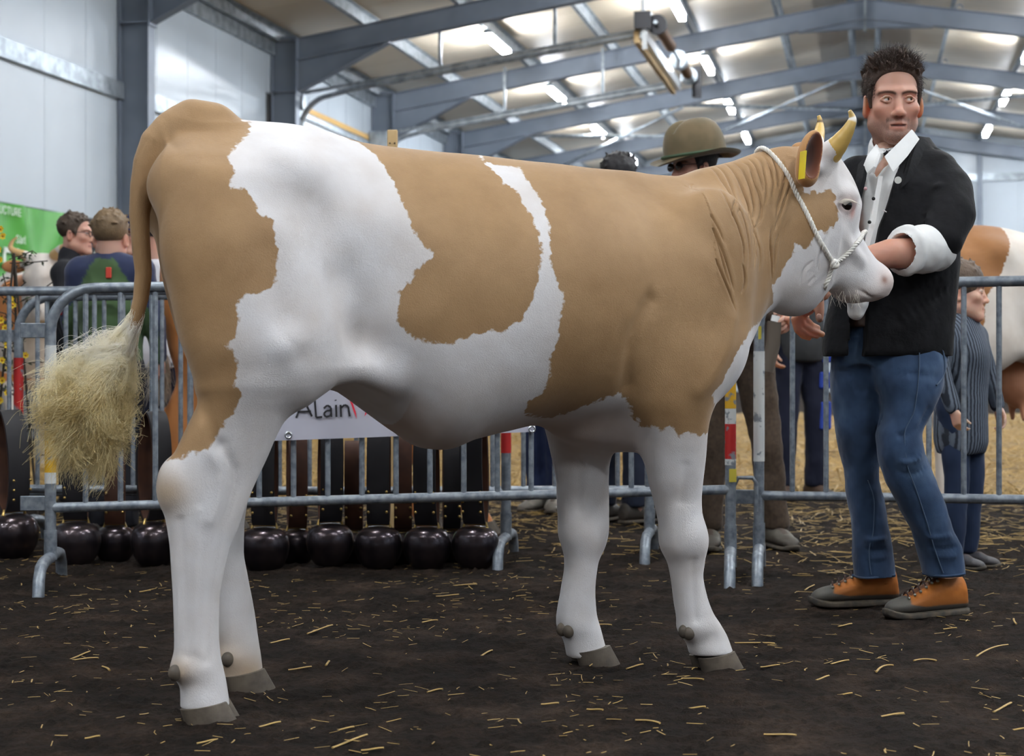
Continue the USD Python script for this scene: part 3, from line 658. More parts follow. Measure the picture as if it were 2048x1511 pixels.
    def leg(rows, k, box, n=2.2):
        a, b, w, c = [], [], [], []
        for py, l, r, t, tw in rows:
            P, Q = C(l, py, t), C(r, py, t); u = -(P[2] + Q[2]) / 2
            a.append((u, Q[0])); b.append((u, P[0])); w.append((u, tw)); c.append((u, t))
        f.loft(lambda x, y, z: -z + 0 * x + 0 * y, S, T_, a, b, w, k, n, tc=c, box=box)
    leg(NH, 0.045, ((-0.35, -0.36, -0.02), (0.75, 0.02, 1.4)))
    # far hind leg: the near thigh mirrored, then its own lower leg
    a, b, w, c = [], [], [], []
    for py, l, r, t, tw in NH[:15]:
        P, Q = C(l, py, t), C(r, py, t); z = (P[2] + Q[2]) / 2; sh = np.interp(z, [0.5, 0.75, 1.0, 1.25], [0.10, 0.11, 0.13, 0.08])
        a.append((-z, Q[0] + sh)); b.append((-z, P[0] + sh)); w.append((-z, tw)); c.append((-z, -t))
    zl = a[-1][0]
    for (py, l, r), tw in zip(FH, (.055, .053, .049, .044, .041, .039, .039, .042, .045, .046)):
        P, Q = C(l, py, .17), C(r, py, .17); u = -(P[2] + Q[2]) / 2
        if u > zl + 0.03:
            a.append((u, Q[0])); b.append((u, P[0])); w.append((u, tw)); c.append((u, .17))
    f.loft(lambda x, y, z: -z + 0 * x + 0 * y, S, T_, a, b, w, 0.045, 2.2, tc=c, box=((-0.35, -0.02, -0.02), (0.85, 0.36, 1.4)))
    leg(NF, 0.05, ((0.9, -0.3, -0.02), (1.7, 0.02, 1.2)))
    leg(FF, 0.05, ((0.7, -0.02, -0.02), (1.6, 0.3, 1.0)))
    f.ell(C(1235, 850, 0.0), (0.17, 0.09, 0.06), 0.09)                                  # brisket between the forelegs
    # flank fold from stifle to belly
    for sg in (-1, 1):
        p = [C(600, 760, -.20), C(660, 738, -.205), C(715, 738, -.20), C(770, 752, -.17)]
        f.chain([(q[0], sg * -q[1], q[2]) for q in p], [0.05, 0.036, 0.034, 0.03], 0.07)
    # hock point and joints
    for sg, q in ((-1, C(346, 968, -.17)), (1, C(420, 975, .17))): f.ell(q, (0.026, 0.032, 0.05), 0.03)
    f.ell(C(1368, 1075, -.115), (0.06, 0.058, 0.06), 0.03); f.ell(C(1166, 1065, .11), (0.06, 0.058, 0.06), 0.03)
    for q in (C(348, 1338, -.17), C(1366, 1258, -.11), C(1122, 1250, .11), C(440, 1318, .17)):   # swelling over the dewclaws
        f.ell(q + np.array([0.03, 0, 0]), (0.03, 0.036, 0.026), 0.03)
    # tail: over the tail head, out and down
    tp = [(425, 250), (385, 243), (345, 256), (312, 285), (292, 325), (281, 372), (278, 430), (282, 490), (287, 545), (282, 595), (272, 635), (262, 660)]
    tr = [.05, .05, .043, .038, .031, .026, .0235, .0215, .020, .0185, .018, .018]
    f.chain([C(*p) for p in tp], tr, 0.03)
    # head
    ax0, ax1 = C(1624, 318), C(1736, 577); e = (ax1 - ax0)[[0, 2]]; e /= np.linalg.norm(e); g = np.array([-e[1], e[0]])
    HU = lambda x, y, z: (x - ax0[0]) * e[0] + (z - ax0[2]) * e[1] + 0 * y
    HV = lambda x, y, z: (x - ax0[0]) * g[0] + (z - ax0[2]) * g[1] + 0 * y
    uv = lambda px, py: (float(HU(*C(px, py))), float(HV(*C(px, py))))
    D_ = [(1645, 288), (1672, 318), (1697, 360), (1713, 398), (1712, 430), (1712, 458), (1731, 494), (1750, 524), (1764, 550), (1767, 570), (1757, 590)]
    V_ = [(1590, 330), (1572, 400), (1572, 470), (1590, 535), (1625, 566), (1655, 577), (1685, 590), (1712, 598), (1740, 598)]
    f.loft(HU, HV, T_, [uv(*p) for p in D_], [uv(*p) for p in V_], [(-0.02, .075), (0.06, .095), (0.13, .108), (0.18, .10), (0.25, .078), (0.32, .064), (0.38, .064), (0.42, .066), (0.45, .05)], 0.05, 2.3, 0.25, box=((1.5, -0.2, 0.85), (2.06, 0.2, 1.5)))
    f.ell(C(1600, 560, -.02), (0.085, 0.062, 0.075), 0.05)       # throat
    f.ell(C(1588, 597, 0.0), (0.07, 0.042, 0.048), 0.04)        # dewlap
    f.ell(C(1625, 470, -.06), (0.085, 0.05, 0.10), 0.05); f.ell(C(1625, 470, .06), (0.085, 0.05, 0.10), 0.05)
    f.ell(C(1752, 562, 0.0), (0.03, 0.066, 0.042), 0.03)          # nose pad
    f.ell(C(1722, 582, 0.0), (0.045, 0.055, 0.028), 0.03)         # lips
    f.ell(C(1700, 587, 0.0), (0.045, 0.045, 0.025), 0.025)        # chin
    for sg in (-1, 1):
        f.ell(C(1689, 392, sg * .088), (0.04, 0.03, 0.03), 0.03)     # brow
        f.ell(C(1691, 408, sg * .118), (0.026, 0.02, 0.02), 0.014, sub=True)
        f.cone(C(1672, 409, sg * .102), C(1690, 396, sg * .108), .008, .009, 0.01); f.cone(C(1690, 396, sg * .108), C(1707, 408, sg * .098), .009, .007, 0.01)
        f.cone(C(1674, 412, sg * .102), C(1692, 421, sg * .102), .006, .006, 0.008); f.cone(C(1692, 421, sg * .102), C(1706, 412, sg * .096), .006, .006, 0.008)
        f.ell(C(1768, 560, sg * .036), (0.024, 0.013, 0.016), 0.008, sub=True)   # nostril
        f.cone(C(1640, 318, sg * .07), C(1668, 296, sg * .10), .034, .03, 0.03)   # horn base
        f.cone(C(1634, 332, sg * .07), C(1630, 334, sg * .105), .03, .022, 0.02)    # ear root
        f.cone(C(1702, 572, sg * .060), C(1742, 592, sg * .052), .0035, .0035, 0.006, sub=True)   # mouth line
        f.cone(C(1655, 440, sg * .088), C(1720, 520, sg * .058), .012, .01, 0.03)     # cheek ridge
    return f
m_coat_nodes = lambda brown, white, brown2, sheen=0.25: ({
    "a": ("attribute", {"attribute": "coat"}), "tc": ("texture_coordinate", {}),
    "n": ("noise_texture", {"scale": 60.0, "detail": 3.0}), "m": ("math", {"math_type": "subtract", "value2": 0.5}), "m2": ("math", {"math_type": "multiply_add", "value2": 0.030, "value3": 0.0}),
    "n2": ("noise_texture", {"scale": 6.0, "detail": 8.0, "roughness": 0.65}), "rb": ("rgb_ramp", {"ramp": [(0.3, lin(brown)), (0.7, lin(brown2))]}),
    "nw": ("noise_texture", {"scale": 7.0, "detail": 6.0}), "rw": ("rgb_ramp", {"ramp": [(0.3, lin(white)), (0.75, lin([white[0] * 0.91, white[1] * 0.885, white[2] * 0.86]))]}),
    "ad": ("math", {"math_type": "add"}), "st": ("map_range", {"from_min": -0.0025, "from_max": 0.0025, "to_min": 0.0, "to_max": 1.0, "clamp": True}),
    "mx": ("mix", {"mix_type": "mix"}), "t": ("attribute", {"attribute": "tint"}), "mx2": ("mix", {"mix_type": "multiply", "fac": 1.0}),
    "mp": ("mapping", {"scale": (60.0, 260.0, 60.0), "rotation": (0.0, 0.5, 0.0)}), "hn": ("noise_texture", {"scale": 4.0, "detail": 2.0}), "b": ("bump", {"strength": 0.30, "distance": 0.003}), "mn": ("noise_texture", {"scale": 34.0, "detail": 3.0}), "b2": ("bump", {"strength": 0.13, "distance": 0.006}),
    "p": ("principled_bsdf", {"roughness": 0.62, "specular_ior_level": 0.28, "sheen_weight": sheen, "sheen_roughness": 0.35})},
    [("tc.object", "n.vector"), ("n.fac", "m.value1"), ("m.value", "m2.value1"), ("a.fac", "ad.value1"), ("m2.value", "ad.value2"), ("ad.value", "st.value"),
     ("tc.object", "n2.vector"), ("n2.fac", "rb.fac"), ("tc.object", "nw.vector"), ("nw.fac", "rw.fac"), ("st.result", "mx.fac"), ("rb.color", "mx.color1"), ("rw.color", "mx.color2"),
     ("mx.color", "mx2.color1"), ("t.color", "mx2.color2"), ("mx2.color", "p.base_color"), ("tc.object", "mp.vector"), ("mp.vector", "hn.vector"), ("hn.fac", "b.height"), ("tc.object", "mn.vector"), ("mn.fac", "b2.height"), ("b.normal", "b2.normal"), ("b2.normal", "p.normal")])
def coat(name, brown, white, brown2):
    n, l = m_coat_nodes(brown, white, brown2); return usdkit.material(stage, f"/World/Looks/{name}", n, l, surface="p.BSDF")
m_coat = coat("cow_coat", (170, 137, 99), (228, 226, 227), (150, 118, 82))
COWH = 0.005
cf = build_cow(COWH)
cow = thing("cow", "young tan and white horned cow standing side-on in a white rope halter", "cow", (OC[0], OC[1], 0), YAW)
cm = cf.mesh(2)
_v, _f = np.asarray(cm.vertices), np.asarray(cm.faces)                  # finer surface on the near side of neck and head
_fc = _v[_f].mean(1); _ix = np.where((_fc[:, 0] > 1.2) & (_fc[:, 1] < 0.0) & (_fc[:, 2] > 0.85))[0]
_v, _f = trimesh.remesh.subdivide(_v, _f, face_index=_ix)
cm = trimesh.Trimesh(_v, _f, process=False)
def hit(px, py, t0=-0.38, t1=0.3):
    """Where the line of sight first meets the cow's side."""
    ts = np.linspace(t0, t1, 400); P = np.array([C(px, py, t) for t in ts]); d = cf.sample(P)
    i = np.argmax(d < 0)
    return P[i] if d[i] < 0 else None
def surf(px, py, lift=0.0, dflt=-0.1):
    q = hit(px, py)
    q = C(px, py, dflt) if q is None else q
    return q + np.array([0, -lift, 0])
# coat pattern: outlines of the tan areas on the flank
tan = [
    [(530, 150), (500, 236), (497, 243), (499, 258), (492, 270), (478, 285), (466, 300), (455, 318), (470, 340), (458, 372), (480, 376), (492, 380), (512, 408), (520, 430), (545, 437), (552, 470), (556, 500), (553, 560), (535, 580), (510, 588), (490, 590), (475, 610), (478, 640), (470, 672), (453, 690), (470, 712), (475, 735), (470, 770), (485, 792), (470, 815), (455, 840), (440, 862), (425, 885), (405, 905), (385, 902), (365, 916), (340, 918), (200, 905), (150, 700), (150, 480), (150, 250), (200, 140), (330, 130)],
    [(690, 262), (712, 283), (745, 302), (762, 325), (775, 345), (795, 380), (800, 400), (812, 425), (820, 450), (838, 480), (868, 512), (842, 528), (825, 545), (830, 555), (800, 580), (797, 610), (795, 640), (815, 665), (830, 675), (860, 685), (900, 688), (940, 672), (960, 668), (975, 662), (1000, 665), (1020, 655), (1045, 640), (1058, 615), (1072, 575), (1082, 510), (1080, 470), (1062, 430), (1050, 410), (1035, 385), (1028, 374), (1006, 366), (1000, 350), (985, 340), (965, 324), (985, 290), (900, 260)],
    [(965, 322), (1000, 332), (1040, 335), (1050, 350), (1065, 375), (1085, 408), (1095, 440), (1098, 480), (1100, 520), (1108, 545), (1120, 575), (1128, 600), (1118, 640), (1115, 680), (1098, 720), (1101, 745), (1085, 785), (1055, 802), (1048, 826), (1062, 833), (1100, 836), (1150, 820), (1200, 798), (1240, 788), (1255, 800), (1268, 835), (1280, 850), (1300, 853), (1320, 860), (1340, 853), (1360, 872), (1375, 860), (1395, 872), (1420, 852), (1424, 790), (1445, 760), (1468, 715), (1482, 690), (1500, 660), (1528, 640), (1545, 605), (1544, 569), (1559, 551), (1570, 530), (1582, 513), (1588, 501), (1588, 486), (1609, 496), (1622, 489), (1630, 468), (1642, 459), (1648, 468), (1658, 468), (1657, 450), (1667, 453), (1675, 438), (1678, 420), (1670, 402), (1669, 387), (1660, 379), (1645, 382), (1633, 386), (1629, 379), (1618, 385), (1606, 386), (1612, 360), (1632, 335), (1640, 310), (1636, 280), (1600, 270), (1400, 290), (1250, 310), (1000, 290)]]
tan = [np.array([surf(*p)[[0, 2]] for p in poly]) for poly in tan]
def coat_values(v, polys):
    P = v[:, [0, 2]]; d = np.full(len(P), 1.0)
    for p in polys: d = np.minimum(d, poly_sd(P, p))
    return d
V = np.asarray(cm.vertices); cv = coat_values(V, tan)
# the far side has its own edge of white along the backbone
far_w = (V[:, 1] > 0.015) & (V[:, 0] > 0.95) & (V[:, 0] < 1.2)
cv = np.where(far_w, np.maximum(cv, np.minimum((V[:, 1] - 0.015), 0.03)), cv)
tailw = np.clip((1.02 - V[:, 2]) / 0.25, 0, 1) * (V[:, 0] < -0.24)
cv = np.where((V[:, 0] < -0.235) & (V[:, 2] < 1.2), -0.02 + 0.045 * np.clip((1.14 - V[:, 2]) / 0.2, 0, 1), cv)
tint = np.ones((len(V), 3))
def tone(c, r, col, power=1.0):
    """A stain or skin tone with its own place on the hide."""
    w = np.exp(-(((V - c) / r) ** 2).sum(1))[:, None] * power
    tint[:] = tint * (1 - w) + tint * np.asarray(col) * w
pink = np.array([1.0, 0.86, 0.82])
tone(C(1752, 565, 0), (0.05, 0.09, 0.05), (1.0, 0.80, 0.72)); tone(surf(1692, 410), (0.035, 0.04, 0.03), (1.0, 0.80, 0.76)); tone(C(1700, 590, 0), (0.06, 0.07, 0.03), (0.95, 0.86, 0.80))
tone(surf(1768, 560, 0, -0.04), (0.012, 0.012, 0.014), (0.45, 0.3, 0.25))
tone(surf(1705, 425), (0.012, 0.02, 0.018), (0.95, 0.62, 0.58))
for q, r in ((C(332, 985, -.2), 0.05), (C(352, 1345, -.2), 0.035), (C(440, 1330, .15), 0.07), (C(505, 1350, .12), 0.05)): tone(q, (r, 0.1, r), (0.72, 0.60, 0.45))
for q in (C(1425, 1100, -.12), C(1300, 1110, -.12)): tone(q, (0.04, 0.06, 0.03), (0.9, 0.84, 0.76))
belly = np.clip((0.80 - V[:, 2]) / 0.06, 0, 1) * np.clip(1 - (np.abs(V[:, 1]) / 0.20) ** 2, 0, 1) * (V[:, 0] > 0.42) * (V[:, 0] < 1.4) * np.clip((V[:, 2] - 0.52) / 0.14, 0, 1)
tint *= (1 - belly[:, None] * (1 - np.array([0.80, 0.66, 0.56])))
tint *= (1 - 0.05 * meshkit.fbm(V * 7, 3, 4))[:, None]
# skin folds on the neck, cheek and flank
k0 = lambda pts: [(1380 + x / 3.358, 200 + y / 3.358) for x, y in pts]
folds = [k0(p) for p in ([(120, 450), (200, 520), (270, 620), (290, 730), (285, 800)], [(170, 445), (250, 520), (300, 640), (320, 760)], [(230, 430), (300, 490), (350, 580), (385, 680), (400, 800)], [(290, 420), (360, 480), (400, 570), (430, 700), (420, 820)],
    [(340, 410), (400, 450), (435, 560), (470, 640), (480, 760), (450, 840)], [(390, 395), (445, 450), (480, 540), (490, 620)], [(430, 380), (480, 420), (500, 500), (515, 600), (500, 720)], [(480, 370), (520, 410), (545, 480), (560, 560), (550, 650)], [(540, 370), (570, 430), (590, 520), (590, 600)],
    [(620, 400), (640, 480), (620, 560)], [(650, 520), (620, 620), (590, 720), (580, 800)], [(680, 560), (640, 660), (600, 780), (570, 880)], [(20, 560), (70, 650), (120, 760), (150, 850)], [(40, 620), (110, 720), (190, 860), (230, 960)],
    [(200, 600), (270, 720), (330, 860), (360, 980), (360, 1100)], [(260, 560), (330, 700), (380, 850), (400, 1000), (390, 1120)], [(330, 560), (390, 700), (430, 860), (440, 1000), (430, 1130)], [(400, 760), (440, 900), (470, 1020), (460, 1150)], [(450, 840), (430, 940), (450, 1060)],
    [(560, 840), (540, 960), (545, 1080), (550, 1200)], [(600, 900), (570, 1020), (560, 1150)], [(120, 800), (220, 1000), (270, 1150), (300, 1280)], [(150, 850), (210, 1020), (240, 1150), (270, 1250)], [(50, 800), (130, 960), (220, 1180), (280, 1330), (310, 1420)], [(350, 1100), (370, 1220), (350, 1300)],
    [(930, 880), (900, 960), (870, 1060), (860, 1150)], [(830, 1080), (760, 1150), (740, 1250)], [(840, 1180), (790, 1240)])]
N = normals_of(cm); disp = np.zeros(len(V))
neck = np.where(V[:, 0] > 1.25)[0]; Pn = V[neck][:, [0, 2]]
for i, ln in enumerate(folds):
    pts = np.array([surf(*p)[[0, 2]] for p in ln]); q = spline(np.c_[pts, np.zeros(len(pts))], 14)[:, :2]
    d, tp_ = line_taper(Pn, q); deep = (0.0066 if i < 25 else 0.003) * tp_
    ends = 1.0
    disp[neck] -= deep * np.exp(-(d / 0.0028) ** 2); disp[neck] += 0.0014 * tp_ * np.exp(-((d - 0.011) / 0.006) ** 2)
disp += 0.006 * (meshkit.fbm(V * 5.5, 3, 11) - 0.5)
# long soft forms: ribs and muscle edges
def ridge(line, amp, wid, side=None):
    pts = np.array([surf(*p)[[0, 2]] for p in line]); q = spline(np.c_[pts, np.zeros(len(pts))], 16)[:, :2]
    m = np.abs(V[:, 1]) > 0.06; disp[m] += amp * np.exp(-(line_d(V[m][:, [0, 2]], q) / wid) ** 2)
ridge([(1255, 770), (1262, 690), (1300, 600)], -0.008, 0.022); ridge([(1340, 420), (1420, 480), (1470, 560), (1480, 640)], -0.004, 0.035)
ridge([(1465, 640), (1440, 720), (1400, 780)], 0.008, 0.03); ridge([(600, 700), (560, 620), (540, 500)], -0.008, 0.04); ridge([(690, 560), (720, 620), (700, 720)], -0.012, 0.05)
ridge([(575, 690), (585, 680)], 0.014, 0.04); ridge([(420, 905), (440, 960), (420, 1040)], 0.004, 0.016); ridge([(440, 890), (470, 960), (440, 1060), (420, 1200), (415, 1320)], -0.005, 0.012); ridge([(390, 800), (420, 850), (440, 890)], -0.006, 0.016)
ridge([(395, 1020), (390, 1150), (392, 1300)], 0.003, 0.010); ridge([(360, 1040), (368, 1180), (372, 1310)], -0.004, 0.010)
ridge([(1370, 930), (1362, 1000)], -0.004, 0.014); ridge([(1385, 1120), (1392, 1240)], -0.003, 0.010); ridge([(1165, 900), (1160, 1020)], -0.004, 0.014)
cm.vertices = V + N * disp[:, None]
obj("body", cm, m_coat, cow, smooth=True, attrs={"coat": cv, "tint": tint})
# ------------------------------------------------------------------ cow: horns, ears, eyes, hooves, tail switch
m_col = mat_attr("painted_by_vertex", 0.5, 0.4)
m_horn = mat_attr("horn", 0.35, 0.5, bump=0.2, bscale=60)
m_eye = mat("dark_eye", (22, 14, 12), 0.06, spec=0.8)
m_hoof = mat("hoof", (74, 66, 58), 0.6, col2=(98, 88, 76), scale=25, bump=0.3, bscale=90)
m_tag = mat("ear_tag_yellow", (222, 200, 40), 0.4)
m_lash = mat("pale_hair", (236, 228, 214), 0.6)
def horn(pts, rad, cow_path, bands):
    q = spline(np.array(pts), 40); r = np.interp(np.linspace(0, 1, 40), np.linspace(0, 1, len(rad)), rad)
    r = r * (1 + 0.02 * np.sin(np.linspace(0, 1, 40) * 40) * np.linspace(1, 0, 40))
    m = tube(q, r, 20); u = np.r_[np.repeat(np.linspace(0, 1, 40), 20), 0, 1]
    col = np.array([lin((206, 172, 98))] * len(u)); nz = meshkit.fbm(np.asarray(m.vertices) * 30, 3, 2)[:, None]
    col = col * (0.78 + 0.44 * nz)
    for a, b, c in bands:
        w = (np.clip((u - a) / 0.03, 0, 1) * np.clip((b - u) / 0.03, 0, 1))[:, None]; col = col * (1 - w) + lin(c) * w
    obj("horn", m, m_horn, cow_path, smooth=50, attrs={"col": col})
horn([C(1648, 318, -.065), C(1666, 300, -.095), C(1685, 277, -.125), C(1699, 254, -.145), C(1705, 238, -.15), C(1702, 227, -.15), C(1699, 221, -.15)], [.033, .034, .029, .0235, .0175, .012, .005], cow, [(-.1, .12, (226, 206, 176)), (.80, .90, (240, 236, 228)), (.92, 1.1, (190, 160, 96))])
horn([C(1628, 305, .07), C(1633, 283, .11), C(1639, 262, .14), C(1640, 245, .15), C(1637, 231, .15)], [.024, .024, .020, .015, .005], cow, [(.15, .42, (240, 236, 230)), (.86, .94, (90, 64, 40))])
def ear(ctr, up, out, sg):
    """Cupped ear: long axis up, open towards 'out'."""
    e = Field((-0.1, -0.1, -0.1), (0.1, 0.1, 0.1), 0.003)
    e.ell((0, 0, 0), (0.040, 0.030, 0.076), 0.0); e.ell((0.012, 0, -0.05), (0.032, 0.026, 0.036), 0.02)
    e.ell((0.0, -0.024, 0.004), (0.033, 0.032, 0.066), 0.008, sub=True)
    m = e.mesh(2); v = np.asarray(m.vertices)
    ins = ((v[:, 0] / 0.034) ** 2 + ((v[:, 1] + 0.024) / 0.034) ** 2 + ((v[:, 2] - 0.004) / 0.068) ** 2) < 1.10
    d = np.clip(1 - np.sqrt((v[:, 0] / 0.036) ** 2 + ((v[:, 2] - 0.002) / 0.07) ** 2), 0, 1)
    col = np.where(ins[:, None], lin((118, 66, 44)) * (1 - 0.85 * np.clip(d * 1.8, 0, 1))[:, None] + lin((40, 22, 18)) * np.clip(d * 1.8, 0, 1)[:, None], lin((176, 130, 82)))
    up = up / np.linalg.norm(up); y = -np.asarray(out, float); y -= up * (y @ up); y /= np.linalg.norm(y); x = np.cross(y, up)
    m.vertices = v[:, :1] * x * 1.0 + v[:, 1:2] * y + v[:, 2:] * up + ctr
    obj("ear", m, mat_ear, cow, smooth=True, attrs={"col": col})
mat_ear = mat_attr("ear_hide", 0.7, 0.2, sheen=0.3)
ear(C(1619, 312, -.135), C(1628, 264, -.135) - C(1604, 356, -.135), np.array([0.25, -1, 0.05]), -1)
ear(C(1625, 318, .15), np.array([-0.5, 0.6, 0.5]), np.array([0.9, 0.2, 0.0]), 1)
tg = [C(1607, 302, -.165), C(1604, 325, -.168), C(1603, 358, -.165)]
obj("ear_tag", beam(tg[0], tg[2], 0.004, 0.030, up=(0.1, 1, 0)), m_tag, cow)
for sg in (-1, 1): obj("eye", trimesh.creation.icosphere(3, 0.0175).apply_translation(C(1692, 410, sg * .100)), m_eye, cow, smooth=True)
lash = []
for i in range(26):
    a = C(1676 + 30 * i / 25, 404 - 7 * math.sin(math.pi * i / 25), -.116); lash.append(np.array([a, a + (0.008, -0.010, -0.004), a + (0.014, -0.016, -0.010)]))
curves("eyelash", lash, [np.array([.0012, .0010, .0004])] * len(lash), m_lash, cow)
whisk = []
for i in range(24):
    a = surf(1660 + rng.uniform(0, 60), 578 + rng.uniform(0, 12), 0.0, -.03); b = a + np.array([rng.uniform(-.02, .02), rng.uniform(-.03, .01), -rng.uniform(.02, .045)])
    whisk.append(np.array([a, (a + b) / 2 + rng.uniform(-.004, .004, 3), b]))
curves("chin_whisker", whisk, [np.array([.0007, .0006, .0003])] * len(whisk), m_lash, cow)
def claw(c, side, fwd, L=0.062, hgt=0.062, w=0.031):
    """One half of a cloven hoof: coronet above, longer sole below, pointed toe."""
    f2 = np.array([math.cos(fwd), math.sin(fwd), 0]); s2 = np.array([-math.sin(fwd), math.cos(fwd), 0])
    a = np.linspace(0, 2 * math.pi, 22, endpoint=False); pts = []
    for z, off, la, lb in ((0.0, 0.024, L, w), (0.012, 0.021, L * 0.98, w), (hgt, 0.0, L * 0.86, w * 0.92)):
        for t in a:
            x = math.cos(t); zz = z if z < hgt else hgt * (0.88 + 0.12 * x)
            pts.append(c + f2 * (off + la * x) + s2 * (side * w * 0.93 + lb * math.sin(t) * (1 - 0.35 * max(x, 0) ** 2)) + np.array([0, 0, zz]))
    m = trimesh.convex.convex_hull(np.array(pts)); m = m.subdivide(); return m
legs4 = [(C(409, 1437, -.17), -0.35, 0.062), (C(484, 1366, .17), -0.05, 0.060), (C(1424, 1318, -.11), -0.12, 0.063), (C(1178, 1322, .11), -0.15, 0.060)]
for c, fw, L in legs4:
    X, Y = OC[0] + c[0] * dx_ + c[1] * nx_, OC[1] + c[0] * dy_ + c[1] * ny_
    c[2] = earth_z(X, Y) - 0.012
    for side in (-1, 1): obj("hoof", claw(c, side, fw, L), m_hoof, cow, smooth=30)
m_dew = mat('dewclaw_horn', (104, 84, 68), 0.6)
for px, py, t in ((350, 1345, -.205), (1378, 1266, -.15), (1368, 1262, -.08), (1137, 1262, .065), (1124, 1258, .14), (455, 1318, .13)):
    c = surf(px, py, 0, t); obj("dewclaw", trimesh.creation.icosphere(2, 1.0).apply_transform(np.diag([0.016, 0.014, 0.019, 1])).apply_translation(c), m_hoof, cow, smooth=True)
# switch: loose washed and combed hair at the end of the tail
m_switch = usdkit.material(stage, "/World/Looks/switch_hair", {"tc": ("texture_coordinate", {}), "s": ("separate_xyz", {}), "mr": ("map_range", {"from_min": 0.86, "from_max": 0.72, "to_min": 0.0, "to_max": 0.75, "clamp": True}),
    "n": ("noise_texture", {"scale": 22.0, "detail": 4.0}), "ad": ("math", {"math_type": "multiply_add", "value2": 0.9, "value3": -0.3}), "a2": ("math", {"math_type": "add"}),
    "r": ("rgb_ramp", {"ramp": [(0.0, lin((248, 245, 238))), (0.35, lin((247, 240, 216))), (0.75, lin((240, 226, 182))), (1.0, lin((206, 186, 136)))]}), "d": ("diffuse_bsdf", {}), "t": ("translucent_bsdf", {}), "m": ("mix_closure", {"fac": 0.3})},
    [("tc.object", "s.vector"), ("s.z", "mr.value"), ("tc.object", "n.vector"), ("n.fac", "ad.value1"), ("mr.result", "a2.value1"), ("ad.value", "a2.value2"), ("a2.value", "r.fac"), ("r.color", "d.color"), ("r.color", "t.color"), ("d.BSDF", "m.closure1"), ("t.BSDF", "m.closure2")], surface="m.closure")
core = np.array([C(*p) for p in [(276, 620), (263, 655), (250, 690), (236, 722), (222, 756), (210, 800), (198, 850)]])
hair, hw_ = [], []
hr = np.random.default_rng(21)
n = 14; q = np.linspace(0, 1, n)[:, None]
for i in range(330):                                  # locks: strands that share a path and fray towards their ends
    sheath = i % 7 == 0
    u = hr.uniform(0, 1) ** 1.3 * (0.45 if sheath else 0.8)
    root = np.array([np.interp(u * 6, range(7), core[:, k]) for k in range(3)])
    if sheath:
        w_ = hr.uniform(0, 1); e = C(160 + 110 * w_, 735 + 100 * hr.uniform(0, 1) + 25 * w_, 0) + np.array([0, hr.normal(0, .03), 0])
    else:
        while True:
            th, rr = hr.uniform(0, 2 * math.pi), hr.uniform(0, 1.0) ** 0.5
            ex, ey = 170 + 98 * rr * math.cos(th), 824 + 138 * rr * math.sin(th)
            if ey > 676 + (270 - ex) * 0.34 and ex < 274 - max(0, ey - 870) * 0.4 and ex > 68 + max(0, ey - 850) * 0.45: break
        if hr.uniform() < 0.12: ex -= hr.uniform(-8, 22); ey += hr.uniform(-45, 25)
        e = C(ex, ey, 0) + np.array([0, hr.uniform(-1, 1) * 0.085 * math.sqrt(max(0.05, 1 - rr * rr)) + hr.normal(0, .012), 0])
    down = np.array([np.interp(min(u + 0.4, 1) * 6, range(7), core[:, k]) for k in range(3)])
    mid = 0.55 * down + 0.45 * (root + e) / 2 + hr.normal(0, .016, 3)
    fr, ph, am = hr.uniform(0.8, 2.6), hr.uniform(0, 6.28, 3), (0.003 if sheath else 0.006 + 0.022 * hr.uniform(0, 1))
    for j in range(30):
        fz = hr.normal(0, 0.005 if sheath else 0.013, 3)
        P = (root + hr.normal(0, 0.006 + 0.006 * u, 3)) * (1 - q) ** 2 + 2 * (mid + fz * .4) * q * (1 - q) + (e + fz) * q ** 2
        P = P + am * q * np.sin(2 * math.pi * fr * q ** 1.3 + ph[None, :] + hr.normal(0, .25))
        if not sheath: P = P + hr.uniform(0, .006) * q * np.sin(2 * math.pi * hr.uniform(2, 6) * q + hr.uniform(0, 6.28, 3)[None, :])
        if j % 6 == 0 and not sheath: P = P + q ** 2 * hr.normal(0, .016, 3)
        hair.append(P); hw_.append(np.linspace(0.0010, 0.0005, n))
curves("tail_switch", hair, hw_, m_switch, cow)
# ------------------------------------------------------------------ rope halter
m_rope = mat("white_rope", (236, 233, 226), 0.7, col2=(220, 215, 204), scale=90, bump=0.2, bscale=500)
hal = thing("rope_halter", "white twisted rope halter around the young cow's head", "halter", (OC[0], OC[1], 0), YAW)
def rope(name, pts, r=0.0056, n=None):
    q = spline(np.array(pts), 60); L = np.linalg.norm(np.diff(q, axis=0), axis=1).sum(); n = max(40, int(L / 0.004))
    q = spline(q, n); t = np.gradient(q, axis=0); t /= np.linalg.norm(t, axis=1, keepdims=True)
    a = np.cross(t, [0.3, 1, 0.1]); a /= np.linalg.norm(a, axis=1, keepdims=True); b = np.cross(t, a)
    s = np.linspace(0, L, n); out = []
    for k in range(3):
        ph = 2 * math.pi * (s / 0.034 + k / 3)
        out.append(tube(q + r * 0.62 * (np.cos(ph)[:, None] * a + np.sin(ph)[:, None] * b), r * 0.72, 7))
    return obj(name, cat(*out), m_rope, hal, smooth=50)
on = lambda pts, lift=0.004: [surf(px, py, lift, t) for px, py, t in pts]
cheek = on([(1545, 312, -.05), (1560, 330, -.08), (1575, 352, -.1), (1590, 385, -.1), (1605, 413, -.1), (1622, 448, -.1), (1640, 485, -.09), (1655, 510, -.09), (1664, 526, -.09)])
rope("crown_rope", [C(1512, 306, 0.06) + (0, 0, 0.0), C(1520, 301, 0.02) + (0, 0, 0.006), C(1530, 303, -.02) + (0, -.004, 0.006)] + cheek)
nose = on([(1664, 526, -.09), (1680, 518, -.08), (1697, 504, -.08), (1710, 488, -.07)])
